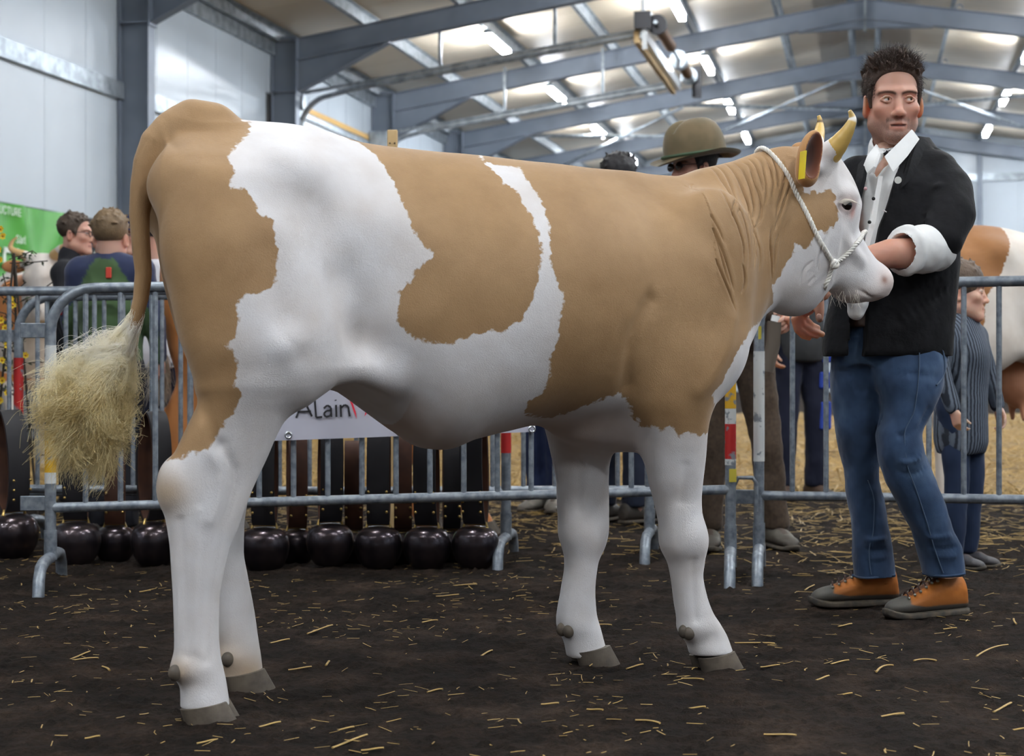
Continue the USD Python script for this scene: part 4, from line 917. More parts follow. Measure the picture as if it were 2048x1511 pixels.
rope("nose_rope", nose + [C(1718, 478, -.05) + (0, -.006, 0), C(1724, 468, -.02) + (.006, 0, .004), C(1725, 466, .02) + (.008, 0, .004), C(1712, 488, .075) + (0, .004, 0)])
rope("chin_rope", on([(1664, 528, -.09), (1660, 542, -.085), (1656, 555, -.08), (1650, 568, -.07)]) + [C(1646, 582, -.04), C(1643, 588, 0.0), C(1642, 600, .03)])
kn = surf(1664, 528, 0.008)
obj("knot", cat(*[tube([kn + 0.010 * np.array([math.cos(a) * math.cos(w), -0.5 + 0.4 * math.sin(2 * a), math.sin(a) * math.cos(w) + math.sin(w) * math.cos(a)]) for a in np.linspace(0, 6.28, 18)], 0.0052, 7) for w in (0.2, 1.2)]), m_rope, hal, smooth=50)
# ------------------------------------------------------------------ people: heads, hands, shoes
m_skin = mat_attr("skin", 0.5, 0.35, bump=0.12, bscale=500, bdist=0.001, sss=0.25)
m_eyeball = mat_attr("eyeball", 0.08, 0.6)
m_hair = mat_attr("hair_mass", 0.55, 0.35, bump=0.6, bscale=140, bdist=0.004)
m_strand = usdkit.material(stage, "/World/Looks/hair_strand_dark", {"p": ("principled_bsdf", {"base_color": lin((58, 44, 36)), "roughness": 0.45})}, [], surface="p.BSDF")
SKIN = np.array((200, 152, 133))
def head_mesh(h, skin=SKIN, stubble=0.0, open_mouth=0.0, thin=1.0, child=False):
    """Head and neck. Faces -y, z = 0 at the eyes, in metres; returns mesh and vertex colours."""
    f = Field((-0.105, -0.145, -0.24), (0.105, 0.125, 0.14), h)
    f.ell((0, .012, .045), (.073 * thin, .093, .079), 0.0)
    f.ell((0, -.026, -.03), (.062 * thin, .064, .082), .03)
    for s in (-1, 1):
        f.cone((s * .048 * thin, .005, -.062), (s * .016, -.066, -.100), .022, .018, .03)
        f.ell((s * .043, -.058, -.024), (.020, .020, .016), .02)
        f.cone((s * .012, -.083, .021), (s * .046, -.066, .023), .010, .009, .016)
    f.cone((-.012, -.074, -.104), (.012, -.074, -.104), .016, .016, .02)
    f.cone((0, -.080, .012), (0, -.101, -.034), .0085, .0105, .012)
    f.ell((0, -.103, -.039), (.0115, .0125, .0105), .008)
    for s in (-1, 1):
        f.ell((s * .0125, -.094, -.042), (.0085, .011, .008), .007)
        f.ell((s * .031, -.093, .002), (.017, .018, .0125), .012, sub=True)
        f.ell((s * .0065, -.099, -.050), (.0042, .006, .004), .004, sub=True)
    f.ell((0, -.074, -.070), (.028, .018, .018), .012)
    f.chain([(-.023, -.078, -.072), (-.008, -.0905, -.0665), (.008, -.0905, -.0665), (.023, -.078, -.072)], [.0035, .0052, .0052, .0035], .006)
    f.chain([(-.021, -.078, -.074 - open_mouth), (-.008, -.088, -.079 - open_mouth), (.008, -.088, -.079 - open_mouth), (.021, -.078, -.074 - open_mouth)], [.0035, .006, .006, .0035], .006)
    f.chain([(-.021, -.085, -.0722), (0, -.096, -.0715 - open_mouth * .5), (.021, -.085, -.0722)], [.0012, .0022 + open_mouth * .4, .0012], .003, sub=True)
    for s in (-1, 1):                                               # lids around the eyeball
        f.chain([(s * .0175, -.0775, -.001), (s * .026, -.0865, .0075), (s * .034, -.0865, .0078), (s * .0455, -.074, .0005)], [.003, .0036, .0036, .003], .005)
        f.chain([(s * .0175, -.0775, -.001), (s * .027, -.0850, -.0072), (s * .036, -.0840, -.0070), (s * .0455, -.074, .0005)], [.003, .0032, .0032, .003], .005)
        e = (s * .076 * thin, .012, -.012)                          # ears
        f.ell(e, (.010, .021, .033), .008, R=[[.93, .36 * s, 0], [-.36 * s, .93, 0], [0, 0, 1]])
        f.ell((e[0] + s * .007, e[1] - .003, e[2] + .004), (.006, .012, .021), .006, sub=True, R=[[.93, .36 * s, 0], [-.36 * s, .93, 0], [0, 0, 1]])
    f.chain([(0, .025, -.05), (0, .03, -.13), (0, .035, -.24)], [.052, .052, .062] if not child else [.04, .038, .045], .03)
    f.cone((0, -.022, -.125), (0, -.028, -.15), .012, .012, .02)
    m = f.mesh(1); v = np.asarray(m.vertices)
    c = np.tile(lin(skin), (len(v), 1))
    def paint(w, col): 
        nonlocal c
        c = c * (1 - w[:, None]) + lin(col) * w[:, None]
    g = lambda p, r: np.exp(-(((v - p) / r) ** 2).sum(1))
    sk = np.asarray(skin, float)
    for s in (-1, 1):
        paint(.28 * g((s * .045, -.06, -.035), (.025, .03, .022)), sk * (1.0, .80, .76)); paint(.5 * g((s * .08, .01, -.01), (.015, .03, .04)), sk * (1.0, .78, .74))
        paint(.30 * g((s * .031, -.085, -.012), (.018, .02, .008)), sk * (.80, .70, .70))
        lx = np.clip((np.abs(v[:, 0] - s * .031) - .021) / .006, 0, 1); zb = .0205 - 9.0 * (v[:, 0] - s * .034) ** 2
        paint(.95 * np.clip(1.25 - np.abs(v[:, 2] - zb) / .0052, 0, 1) * (1 - lx) * (v[:, 1] < -.05), (64, 46, 38))
    paint(.35 * g((0, -.105, -.038), (.016, .02, .014)), sk * (1.0, .78, .74))
    lipw = np.clip(1 - np.abs(v[:, 0]) / .026, 0, 1) ** .3 * np.exp(-((v[:, 2] + .0735 + open_mouth * .5) / (.0085 + open_mouth)) ** 2) * (v[:, 1] < -.074)
    paint(.75 * np.clip(lipw, 0, 1), sk * (.84, .62, .60))
    paint(.95 * np.exp(-((v[:, 2] + .072 + open_mouth * .5) / (.0018 + open_mouth * .5)) ** 2) * (np.abs(v[:, 0]) < .021) * (v[:, 1] < -.072), (54, 24, 22))
    for s in (-1, 1): paint(.9 * g((s * .0065, -.097, -.0485), (.005, .006, .0035)), (50, 24, 20))
    for s in (-1, 1): paint(.8 * np.clip(1 - np.abs(v[:, 2] - (.0066 - 60 * (v[:, 0] - s * .0315) ** 2 * .5)) / .0022, 0, 1) * (np.abs(v[:, 0] - s * .0315) < .014) * (v[:, 1] < -.06), (70, 44, 38))
    if stubble:
        w = np.clip((-.040 - v[:, 2]) / .03, 0, 1) * np.clip((v[:, 2] + .145) / .03, 0, 1) * (v[:, 1] < .03) * np.clip((np.hypot(v[:, 0] / 1.0, (v[:, 2] + .03) * 1.0) - .032) / .02, 0, 1)
        mo = np.exp(-((v[:, 2] + .0575) / .008) ** 2) * (np.abs(v[:, 0]) < .032) * (v[:, 1] < -.065)
        ch = g((0, -.085, -.098), (.024, .03, .014))
        n = meshkit.fbm(v * 420, 2, 3)
        paint(stubble * np.clip(w * .8 + mo + ch, 0, 1) * (.55 + .7 * n) * (1 - np.clip(lipw * 1.6, 0, 1)), (70, 54, 46))
    return m, c
def hair_mesh(h, col, style="short", seed=1, thin=1.0):
    f = Field((-0.125, -0.14, -0.16), (0.125, 0.16, 0.19), h); r = np.random.default_rng(seed)
    if style in ("short", "spiky"):
        f.ell((0, .016, .050), (.081 * thin, .100, .085), 0.0)
        f.cone((-.026 * thin, -.106, .006), (.026 * thin, -.106, .006), .078, .078, .010, sub=True)
        f.ell((0, -.066, -.115), (.2, .12, .10), .01, sub=True)
        f.ell((0, .0, -.198), (.2, .2, .095), .012, sub=True)
        for s in (-1, 1): f.ell((s * .085, -.002, -.022), (.03, .022, .034), .006, sub=True); f.cone((s * .068 * thin, -.020, .018), (s * .0665 * thin, -.022, -.016), .009, .005, .012)
    elif style == "bowl":
        f.ell((0, .014, .048), (.088, .108, .092), 0.0)
        f.ell((0, -.098, -.045), (.074, .075, .078), .012, sub=True); f.ell((0, .0, -.19), (.2, .2, .095), .012, sub=True)
        for s in (-1, 1): f.ell((s * .09, -.02, -.05), (.03, .03, .035), .006, sub=True)
    n = 150 if style == "spiky" else 170
    for i in range(n):
        th = r.uniform(0, 2 * math.pi); ph = math.acos(r.uniform(0.12 if style != "spiky" else 0.2, 1.0))
        d = np.array([math.sin(ph) * math.cos(th), math.sin(ph) * math.sin(th), math.cos(ph)])
        p = np.array([0, .016, .050]) + d * (.076 * thin, .094, .080)
        if p[1] < -.045 and p[2] < .083: continue
        L = (r.uniform(.004, .015) * max(d[2], .3) + .003) if style == "spiky" else r.uniform(.002, .005)
        if p[1] < -.02: L += .006
        q = p + d * L + r.normal(0, .007, 3) + np.array([0, -.004, .004]) * (style == "spiky")
        f.cone(p, q, .011 if style == "spiky" else .008, .0035 if style == "spiky" else .005, .006)
    m = f.mesh(1); v = np.asarray(m.vertices)
    c = lin(col) * (0.65 + 0.75 * meshkit.fbm(v * (45, 45, 45), 3, seed))[:, None]
    return m, c
def eyeballs(gaze, col=(92, 74, 56), r=.0122):
    out = []
    for s in (-1, 1):
        m = trimesh.creation.icosphere(4, r); v = np.asarray(m.vertices) / r
        g = np.array([math.sin(gaze[0]) * math.cos(gaze[1]), -math.cos(gaze[0]) * math.cos(gaze[1]), math.sin(gaze[1])]); a = np.arccos(np.clip(v @ g, -1, 1))
        c = np.where((a < .22)[:, None], lin((10, 9, 9)), np.where((a < .50)[:, None], lin(col), lin((222, 214, 210))))
        m.apply_translation((s * .0312, -.0722, .0005)); out.append((m, c))
    return out
def rotz(a):
    c, s = math.cos(a), math.sin(a); return np.array([[c, -s, 0], [s, c, 0], [0, 0, 1.0]])
def place(m, R, t, s=1.0):
    m = m.copy(); m.vertices = np.asarray(m.vertices) @ (np.asarray(R).T * s) + np.asarray(t); return m
m_vcol = mat_attr("cloth_by_vertex", 0.75, 0.25, bump=0.25, bscale=380, bdist=0.001, sheen=0.2)
m_leather = mat_attr("boot_leather", 0.6, 0.35, bump=0.3, bscale=260, bdist=0.001)
m_lace = mat("boot_lace", (58, 34, 30), 0.7)
m_hookm = mat("lace_hook", (150, 150, 140), 0.35, metal=0.8)
m_solem = mat("boot_sole", (62, 58, 54), 0.85, col2=(92, 82, 68), scale=30)
def shoe(parent, at_, yaw, L=0.29, colors=((178, 106, 42), (84, 84, 80)), high=0.13, laces=True, h=.004, pitch=0.0, dirty=0.8):
    """Boot, toe along yaw; parts upper, sole, laces."""
    k = L / 0.29
    xp = path_of("shoe", parent); UsdGeom.Xform.Define(stage, xp)
    R = rotz(yaw) @ np.array([[math.cos(pitch), 0, math.sin(pitch)], [0, 1, 0], [-math.sin(pitch), 0, math.cos(pitch)]])
    f = Field((-.16, -.07, -.01), (.2, .07, .2), h)
    fx, fy, fz = (lambda x, y, z: x + 0 * y + 0 * z), (lambda x, y, z: y + 0 * x + 0 * z), (lambda x, y, z: z + 0 * x + 0 * y)
    W = [(-.125, .022), (-.11, .033), (-.06, .037), (.0, .04), (.06, .047), (.11, .046), (.145, .034), (.165, .014)]
    bx_ = ((-.14, -.06, -.01), (.18, .06, .19))
    f.loft(fx, fz, fy, [(-.125, .06), (-.115, high - .015), (-.09, high), (-.03, high), (.0, high - .02), (.04, .090), (.09, .068), (.13, .058), (.158, .042), (.165, .026)], [(-.125, .016), (.165, .016)], W, 0.0, 2.6, .35, box=bx_)
    f.ell((-.055, 0, high + .012), (.05, .032, .03), .012, sub=True)
    m = f.mesh(2); v = np.asarray(m.vertices)
    c = np.tile(lin(colors[0]), (len(v), 1)); n = meshkit.fbm(v * 60, 3, 5)
    rub = np.clip((.038 + .014 * np.clip((v[:, 0] - .05) / .08, 0, 1) - v[:, 2]) / .003, 0, 1); toe = np.clip((v[:, 0] - .112 + (v[:, 2] - .03) * .6) / .006, 0, 1)
    w = np.maximum(rub, toe)[:, None]; c = c * (1 - w) + lin(colors[1]) * w
    c = c * (0.75 + 0.5 * n)[:, None]
    d = (np.clip((.075 - v[:, 2]) / .05, 0, 1) * n * dirty)[:, None]; c = c * (1 - d) + lin((72, 60, 50)) * d
    tongue = (np.clip((v[:, 2] - np.interp(v[:, 0], [-.03, .04, .09], [high - .012, .078, .058])) / .004, 0, 1) * (np.abs(v[:, 1]) < .014) * (v[:, 0] > -.04) * (v[:, 0] < .085))[:, None]
    c = c * (1 - .7 * tongue) + lin((60, 42, 36)) * .7 * tongue
    obj("upper", place(m, R, at_, k), m_leather, xp, smooth=True, attrs={"col": c})
    f = Field((-.16, -.07, -.02), (.2, .07, .05), h)
    f.loft(fx, fz, fy, [(-.13, .022), (.1, .020), (.172, .034)], [(-.13, .0), (.1, -.002), (.15, .002), (.172, .014)], [(a, b + .004) for a, b in W[:-1]] + [(.172, .014)], 0.0, 5, box=((-.14, -.06, -.01), (.18, .06, .05)))
    obj("sole", place(f.mesh(1), R, at_, k), m_solem, xp, smooth=40)
    if laces:
        for i, x in enumerate(np.linspace(-.02, .085, 6)):
            z = np.interp(x, [-.03, .0, .04, .09], [high - .008, high - .014, .092, .070]) + .003
            a, b = np.array([x, -.026, z - .012]), np.array([x + .016, .026, z - .012]); mid = np.array([x + .008, 0, z + .003])
            obj("lace", place(tube(spline([a, mid, b], 9), .0026, 6), R, at_, k), m_lace, xp, smooth=50)
            for p in (a, b): obj("lace_hook", place(trimesh.creation.icosphere(1, .005).apply_translation(p + (0, math.copysign(.002, p[1]), 0)), R, at_, k), m_hookm, xp, smooth=True)
    return xp
def hand(f, wrist, dirn, normal, thumb_side, curl=(.3, .3, .3, .3), s=1.0, spread=.12, thumb=(.6, .3)):
    """Palm, four jointed fingers and a thumb added to the field. normal points out of the back of the hand."""
    d = np.asarray(dirn, float); d /= np.linalg.norm(d); n = np.asarray(normal, float); n = n - d * (n @ d); n /= np.linalg.norm(n); b = np.cross(d, n) * thumb_side
    w = np.asarray(wrist, float)
    for o in (-.028, -.009, .010, .027):
        f.cone(w + d * .012 * s + b * o * .6 * s, w + d * .085 * s + b * o * s, .017 * s, .0135 * s, .012, flat=None)
    for i, (o, L) in enumerate(((.029, .070), (.010, .080), (-.010, .074), (-.028, .058))):
        p = w + d * .088 * s + b * o * s; a = 0.0; cur = p; pts = [w + d * .06 * s + b * o * s, p]; rs = [.0115 * s, .0105 * s]
        for j, fr in enumerate((.46, .30, .24)):
            a += curl[i] * (1.0, 1.15, .8)[j]
            dd = (d * math.cos(a) - n * math.sin(a)); dd = dd + b * spread * o / .03 * (.6 if j == 0 else .2)
            cur = cur + dd / np.linalg.norm(dd) * L * fr * s; pts.append(cur); rs.append((.0095, .0088, .0075)[j] * s)
        f.chain(pts, rs, .004)
    p0 = w + d * .022 * s + b * .026 * s; dir1 = d * math.cos(thumb[0]) + b * math.sin(thumb[0]) - n * .25
    p1 = p0 + dir1 / np.linalg.norm(dir1) * .042 * s; dir2 = d * math.cos(thumb[0] - thumb[1]) + b * math.sin(thumb[0] - thumb[1]) - n * (.25 + thumb[1] * .5); dir2 /= np.linalg.norm(dir2)
    f.chain([p0, p1, p1 + dir2 * .032 * s, p1 + dir2 * .056 * s - n * .004], [.015 * s, .0125 * s, .0108 * s, .0085 * s], .008)
# ------------------------------------------------------------------ the handler
MX, MY = 1.24, 5.47
man = thing("person", "man in black velvet jacket, blue jeans and orange boots, looking aside while holding the cow", "person", (MX, MY, 0))
def P(px, py, dy=0.0): return at(px, py, MY + dy) - np.array([MX, MY, 0])
Sx, Sy, Sz = (lambda x, y, z: x + 0 * y + 0 * z), (lambda x, y, z: y + 0 * x + 0 * z), (lambda x, y, z: -z + 0 * x + 0 * y)
def outline(f, rows, k, n=2.3, box=None):
    """rows: (py, left px, right px, dy of the middle, half depth)."""
    a, b, w, c = [], [], [], []
    for py, l, r, dy, hd in rows:
        p, q = P(l, py, dy), P(r, py, dy); a.append((-p[2], q[0])); b.append((-p[2], p[0])); w.append((-p[2], hd)); c.append((-p[2], dy))
    X = [x[1] for x in a] + [x[1] for x in b]; Z = [-x[0] for x in a]; D = max(x[1] for x in w) + max(abs(x[1]) for x in c)
    f.loft(Sz, Sx, Sy, a, b, w, k, n, tc=c, box=((min(X), -D, min(Z)), (max(X), D, max(Z))))
HS, HYAW = 1.17, -0.05
Rh = rotz(HYAW) @ np.array([[1, 0, 0], [0, math.cos(.06), -math.sin(.06)], [0, math.sin(.06), math.cos(.06)]])
hc = P(1786, 204, 0.03)
hm, hcol = head_mesh(.0028, SKIN, stubble=.75, open_mouth=.0028)
skin_parts, skin_cols = [place(hm, Rh, hc, HS)], [hcol]
# body under the clothes, one continuous figure
f = Field((-.55, -.5, .02), (.35, .3, 1.6), .010)
f.chain([hc + (0, .04, -.2), P(1808, 430, .05), P(1790, 640, .04)], [.055, .075, .075], .04); f.chain([P(1784, 305, .035), P(1776, 328, .01), P(1770, 352, -.02)], [.055, .048, .04], .03)
f.chain([P(1732, 690, .08), P(1722, 930, .12), P(1746, 1090, .13), P(1746, 1125, .13)], [.07, .038, .034, .032], .05); f.chain([P(1818, 700, -.02), P(1802, 890, -.08), P(1880, 1085, -.09), P(1884, 1120, -.09)], [.07, .042, .034, .032], .05)
f.chain([P(1880, 350, -.03), P(1868, 505, -.17), P(1780, 507, -.25), P(1690, 528, -.30)], [.05, .051, .047, .030], .03)
f.chain([P(1715, 352, .05), P(1686, 490, -.06), P(1668, 545, -.18), P(1642, 585, -.42)], [.036, .038, .038, .028], .03)
bm = f.mesh(2); skin_parts.append(bm); skin_cols.append(np.tile(lin(SKIN * np.array((.98, .96, .94))), (len(bm.vertices), 1)) * (0.9 + 0.2 * meshkit.fbm(np.asarray(bm.vertices) * 25, 3, 1))[:, None])
f = Field(P(1655, 590, -.42) + (-.16, -.09, -.17), P(1655, 590, -.42) + (.06, .09, .06), .003)      # hand below the cow's jaw: thumb down, fingers forward
f.chain([P(1640, 582, -.42), P(1612, 612, -.43)], [.028, .030], .02)
f.chain([P(1636, 585, -.45), P(1638, 605, -.455), P(1639, 622, -.458), P(1639, 637, -.458)], [.017, .0155, .0145, .0115], .01)
for q, rr in (([(1600, 618), (1609, 636), (1624, 651), (1635, 655)], .0105), ([(1596, 628), (1606, 648), (1625, 660), (1644, 668)], .0108), ([(1592, 634), (1600, 656), (1616, 667), (1634, 672)], .0098), ([(1588, 638), (1594, 660), (1606, 672), (1618, 676)], .0088)):
    f.chain([P(x, y, -.43 + .012 * i) for i, (x, y) in enumerate(q)], [rr * 1.15, rr * 1.05, rr, rr * .85], .005)
hm_ = f.mesh(1); skin_parts.append(hm_); skin_cols.append(np.tile(lin(SKIN), (len(hm_.vertices), 1)) * (0.92 + 0.16 * meshkit.fbm(np.asarray(hm_.vertices) * 60, 3, 1))[:, None])
w0 = P(1692, 528, -.30)
f = Field(w0 + (-.24, -.10, -.10), w0 + (.06, .10, .10), .003)                                          # hand on the rope behind the muzzle
f.cone(w0 + (.03, .01, .0), w0 + (-.01, 0, 0), .031, .028, .02); hand(f, w0, (-1, .05, -.1), (.1, .4, 1), -1, (.7, .75, .8, .85))
hm2 = f.mesh(1); skin_parts.append(hm2); skin_cols.append(np.tile(lin(SKIN), (len(hm2.vertices), 1)))
obj("body", cat(*skin_parts), m_skin, man, smooth=True, attrs={"col": np.vstack(skin_cols)})
obj("thumb_nail", trimesh.creation.icosphere(2, 1.0).apply_transform(np.diag([.008, .003, .010, 1])).apply_translation(P(1638, 633, -.4705)), mat("finger_nail", (226, 180, 164), .3), man, smooth=True)
for m, c in eyeballs((0.60, 0.02)): obj("eye", place(m, Rh, hc, HS), m_eyeball, man, smooth=True, attrs={"col": c})
m, c = hair_mesh(.0034, (66, 50, 41), "spiky", 5)
hairp = obj("hair", place(m, Rh, hc, HS), m_hair, man, smooth=True, attrs={"col": c})
st, sw = [], []; r2 = np.random.default_rng(4)
for i in range(5200):
    th, ph = r2.uniform(0, 6.283), math.acos(r2.uniform(-.45, 1)); d = np.array([math.sin(ph) * math.cos(th), math.sin(ph) * math.sin(th), math.cos(ph)])
    p = np.array([0, .016, .050]) + d * (.081, .100, .084)
    if p[1] < -.050 and p[2] < .080 or p[2] < .008 and p[1] < .02 or p[2] < -.06: continue
    L = .008 + .006 * (p[1] < -.02) + .012 * max(d[2], 0) ** 1.2 * r2.uniform(.3, 1.3)
    lean = np.array([r2.normal(0, .4), -.25 + r2.normal(0, .4), .5]) if d[2] > .35 else np.array([r2.normal(0, .4), .35 + r2.normal(0, .35), -.6 + r2.normal(0, .4)]) - d * .55
    q = p + (d + lean) * L * .5; e = q + (d * .3 + lean * 1.2 + r2.normal(0, .6, 3)) * L * .6
    st.append(np.array([p - d * .004, q, e]) @ (Rh.T * HS) + hc); sw.append(np.array([.0013, .0011, .0004]))
curves("hair_strand", st, sw, m_strand, hairp, kind="stuff")

# white shirt
m_shirt = mat("white_shirt", (226, 226, 224), .7, bump=.15, bscale=30, bdist=.01, sheen=.2)
m_velvet = mat("black_velvet", (17, 17, 19), .75, col2=(25, 25, 28), scale=20, bump=.3, bscale=45, bdist=.006, sheen=.06, spec=.15)
m_denim = usdkit.material(stage, "/World/Looks/denim", {"tc": ("texture_coordinate", {}), "n": ("noise_texture", {"scale": 7.0, "detail": 6.0}), "r": ("rgb_ramp", {"ramp": [(.3, lin((34, 48, 70))), (.55, lin((52, 72, 100))), (.8, lin((82, 104, 130)))]}),
    "t": ("noise_texture", {"scale": 420.0, "detail": 2.0}), "b": ("bump", {"strength": .3, "distance": .001}), "p": ("principled_bsdf", {"roughness": .85, "specular_ior_level": .15, "sheen_weight": .15})},
    [("tc.object", "n.vector"), ("tc.object", "t.vector"), ("n.fac", "r.fac"), ("r.color", "p.base_color"), ("t.fac", "b.height"), ("b.normal", "p.normal")], surface="p.BSDF")
m_seam = mat("denim_stitch", (64, 82, 104), .8)
def wrinkle(m, lines, k=1.0, noise=.004, seed=3):
    """Cloth folds: each line (points, height, width) lifts or sinks the surface."""
    v = np.asarray(m.vertices); n = normals_of(m); d = noise * 2 * (meshkit.fbm(v * (14, 14, 9), 3, seed) - .5)
    for pts, a, w in lines:
        q = spline(np.array(pts), 12); dist = np.min(np.linalg.norm(v[:, None, :] - q[None], axis=2), 1) if len(v) < 200000 else 0
        d = d + a * np.exp(-(dist / w) ** 2)
    m.vertices = v + n * d[:, None]; return m
h = .0065
f = Field((-.30, -.30, .82), (.26, .28, 1.66), h)
outline(f, [(300, 1752, 1838, .05, .09), (330, 1722, 1866, .04, .12), (370, 1712, 1890, .03, .145), (450, 1705, 1900, .03, .155), (560, 1692, 1898, .03, .15), (648, 1680, 1890, .03, .135)], 0.0)
f.cone(hc + (0, .04, -.13 * HS), hc + (.005, .05, -.23), .073, .085, .02); f.ell(hc + (.0, .02, -.115 * HS), (.062, .066, .05), .01, sub=True); f.cone(hc + (-.018, -.04, -.15 * HS), P(1757, 350, -.11), .018, .008, .012, sub=True)
_vp = np.array([P(x, y, -.1)[[0, 2]] for x, y in [(1748, 302), (1760, 294), (1788, 306), (1780, 324), (1758, 356), (1748, 332)]])
gx, gz = np.meshgrid(f.lo[0] + f.h * np.arange(f.n[0]), f.lo[2] + f.h * np.arange(f.n[2]), indexing="ij"); _sd = poly_sd(np.c_[gx.ravel(), gz.ravel()], _vp).reshape(gx.shape)
f.D = np.maximum(f.D, -np.maximum(_sd[:, None, :], (f.lo[1] + f.h * np.arange(f.n[1]))[None, :, None] + .03)).astype(np.float32)
obj("shirt", wrinkle(f.mesh(2), [], noise=.003), m_shirt, man, smooth=True)
def flap(name, pts, th, m, parent):
    """Stiff cloth panel through points (px, py, dy)."""
    q = np.array([P(*p) for p in pts]); c = q.mean(0); tri = []
    n = np.cross(q[1] - q[0], q[2] - q[0]); n /= np.linalg.norm(n)
    return obj(name, trimesh.convex.convex_hull(np.vstack([q, q + n * th, (q - c) * .97 + c + n * th * 1.5])), m, parent, smooth=30)
flap("shirt_collar", [(1772, 317, -.14), (1800, 290, -.115), (1827, 262, -.06), (1839, 278, -.07), (1815, 312, -.125), (1787, 343, -.155)], .006, m_shirt, man)
flap("shirt_collar", [(1752, 288, -.055), (1746, 296, -.08), (1734, 312, -.10), (1727, 330, -.10), (1734, 346, -.115), (1748, 332, -.13), (1757, 306, -.11)], .006, m_shirt, man)
flap("shirt_placket", [(1757, 352, -.128), (1766, 352, -.13), (1752, 440, -.145), (1732, 520, -.15), (1722, 520, -.15), (1741, 440, -.145)], .003, m_shirt, man)
m_stud = mat("black_stud", (16, 16, 18), .2)
for px, py in ((1747, 397), (1739, 444), (1730, 495)): obj("shirt_button", trimesh.creation.icosphere(2, .006).apply_translation(P(px, py, -.158)), m_stud, man, smooth=True)
# velvet jacket with puffed, pushed-up sleeves
f = Field((-.36, -.38, .76), (.32, .30, 1.66), h)
outline(f, [(276, 1798, 1858, .06, .055), (290, 1772, 1866, .06, .085), (312, 1735, 1884, .05, .11), (338, 1710, 1902, .04, .135), (380, 1700, 1912, .03, .165), (450, 1694, 1916, .03, .175), (530, 1680, 1914, .03, .172), (600, 1660, 1910, .03, .165), (660, 1648, 1906, .03, .165), (700, 1645, 1903, .03, .165), (712, 1648, 1902, .03, .16)], 0.0)
f.chain([P(1716, 352, .05), P(1690, 470, -.04), P(1672, 540, -.15)], [.068, .068, .062], .03)
f.chain([P(1872, 345, -.02), P(1890, 385, -.06), P(1896, 430, -.12), P(1880, 478, -.17)], [.072, .090, .086, .074], .03)
# opening down the front
poly = [(1752, 296), (1792, 308), (1806, 318), (1790, 352), (1774, 405), (1757, 455), (1744, 520), (1736, 600), (1727, 715), (1700, 715), (1702, 600), (1712, 500), (1722, 410), (1734, 345)]
hull_pts = np.array([P(x, y, -.1)[[0, 2]] for x, y in poly]); GX = f.lo[0] + f.h * np.arange(f.n[0]); GZ_ = f.lo[2] + f.h * np.arange(f.n[2])
gx, gz = np.meshgrid(GX, GZ_, indexing="ij"); sd = poly_sd(np.c_[gx.ravel(), gz.ravel()], hull_pts).reshape(gx.shape)
yy_ = (f.lo[1] + f.h * np.arange(f.n[1]))[None, :, None]
f.D = np.maximum(f.D, -np.maximum(sd[:, None, :], yy_ - (-.02))).astype(np.float32)
f.cone(hc + (0, .03, -.10), hc + (.0, .03, -.24), .082, .088, .008, sub=True)
L3 = lambda a: [P(*p) for p in a]
fj = f
obj("jacket", wrinkle(f.mesh(2), [(L3([(1905, 520, .0), (1850, 560, -.13), (1790, 570, -.14)]), .007, .02), (L3([(1900, 560, .0), (1850, 610, -.13), (1800, 640, -.13)]), -.006, .02), (L3([(1870, 300, -.02), (1862, 380, -.10), (1848, 450, -.18)]), -.010, .012),
    (L3([(1850, 385, -.16), (1870, 372, -.15), (1895, 378, -.14)]), .010, .012), (L3([(1858, 400, -.18), (1856, 430, -.19), (1862, 455, -.2)]), .009, .010), (L3([(1880, 395, -.16), (1884, 430, -.2), (1878, 460, -.22)]), -.009, .010), (L3([(1902, 390, -.12), (1910, 430, -.15), (1900, 465, -.2)]), .008, .010)], noise=.005), m_velvet, man, smooth=True)
flap("jacket_collar", [(1838, 272, -.035), (1858, 290, -.01), (1866, 305, -.03), (1828, 352, -.125), (1808, 372, -.145), (1822, 320, -.12)], .012, m_velvet, man)
flap("jacket_collar", [(1738, 318, -.06), (1722, 335, -.06), (1716, 370, -.11), (1722, 400, -.135), (1732, 360, -.13)], .012, m_velvet, man)
obj("lapel_badge", tube([P(1796, 360, -.158), P(1796, 360, -.166)], .0115, 20), mat("pearl_badge", (214, 216, 210), .2), man)
obj("jacket_button", trimesh.creation.icosphere(2, .006).apply_translation(P(1731, 377, -.150)), mat("pink_button", (190, 150, 150), .3), man, smooth=True)
obj("jacket_toggle", tube([P(1766, 420, -.172), P(1773, 424, -.172)], .002, 6), m_chrome, man)
# rolled white cuff at the elbow
f = Field(P(1840, 500, -.2) + (-.14, -.14, -.12), P(1840, 500, -.2) + (.12, .14, .12), .005)
f.chain([P(1872, 500, -.165), P(1845, 500, -.20), P(1822, 502, -.222)], [.070, .078, .074], .0); 
cR = np.array([P(1822, 502, -.222) - P(1872, 500, -.165)])[0]; cR /= np.linalg.norm(cR); cu = np.cross(cR, [0, 0, 1.0]); cu /= np.linalg.norm(cu); cv_ = np.cross(cu, cR)
c0 = P(1812, 502, -.232)
ring = [c0 + cR * (.012 * math.sin(a + 2.2)) + cu * .066 * math.cos(a) + cv_ * .070 * math.sin(a) for a in np.linspace(0, 2 * math.pi, 22)]
f.chain(ring, [.015] * 22, .012)
f.cone(P(1850, 501, -.195), c0 + cR * .08, .053, .058, .006, sub=True)
obj("shirt_cuff", wrinkle(f.mesh(1), [], noise=.009, seed=9), m_shirt, man, smooth=True)
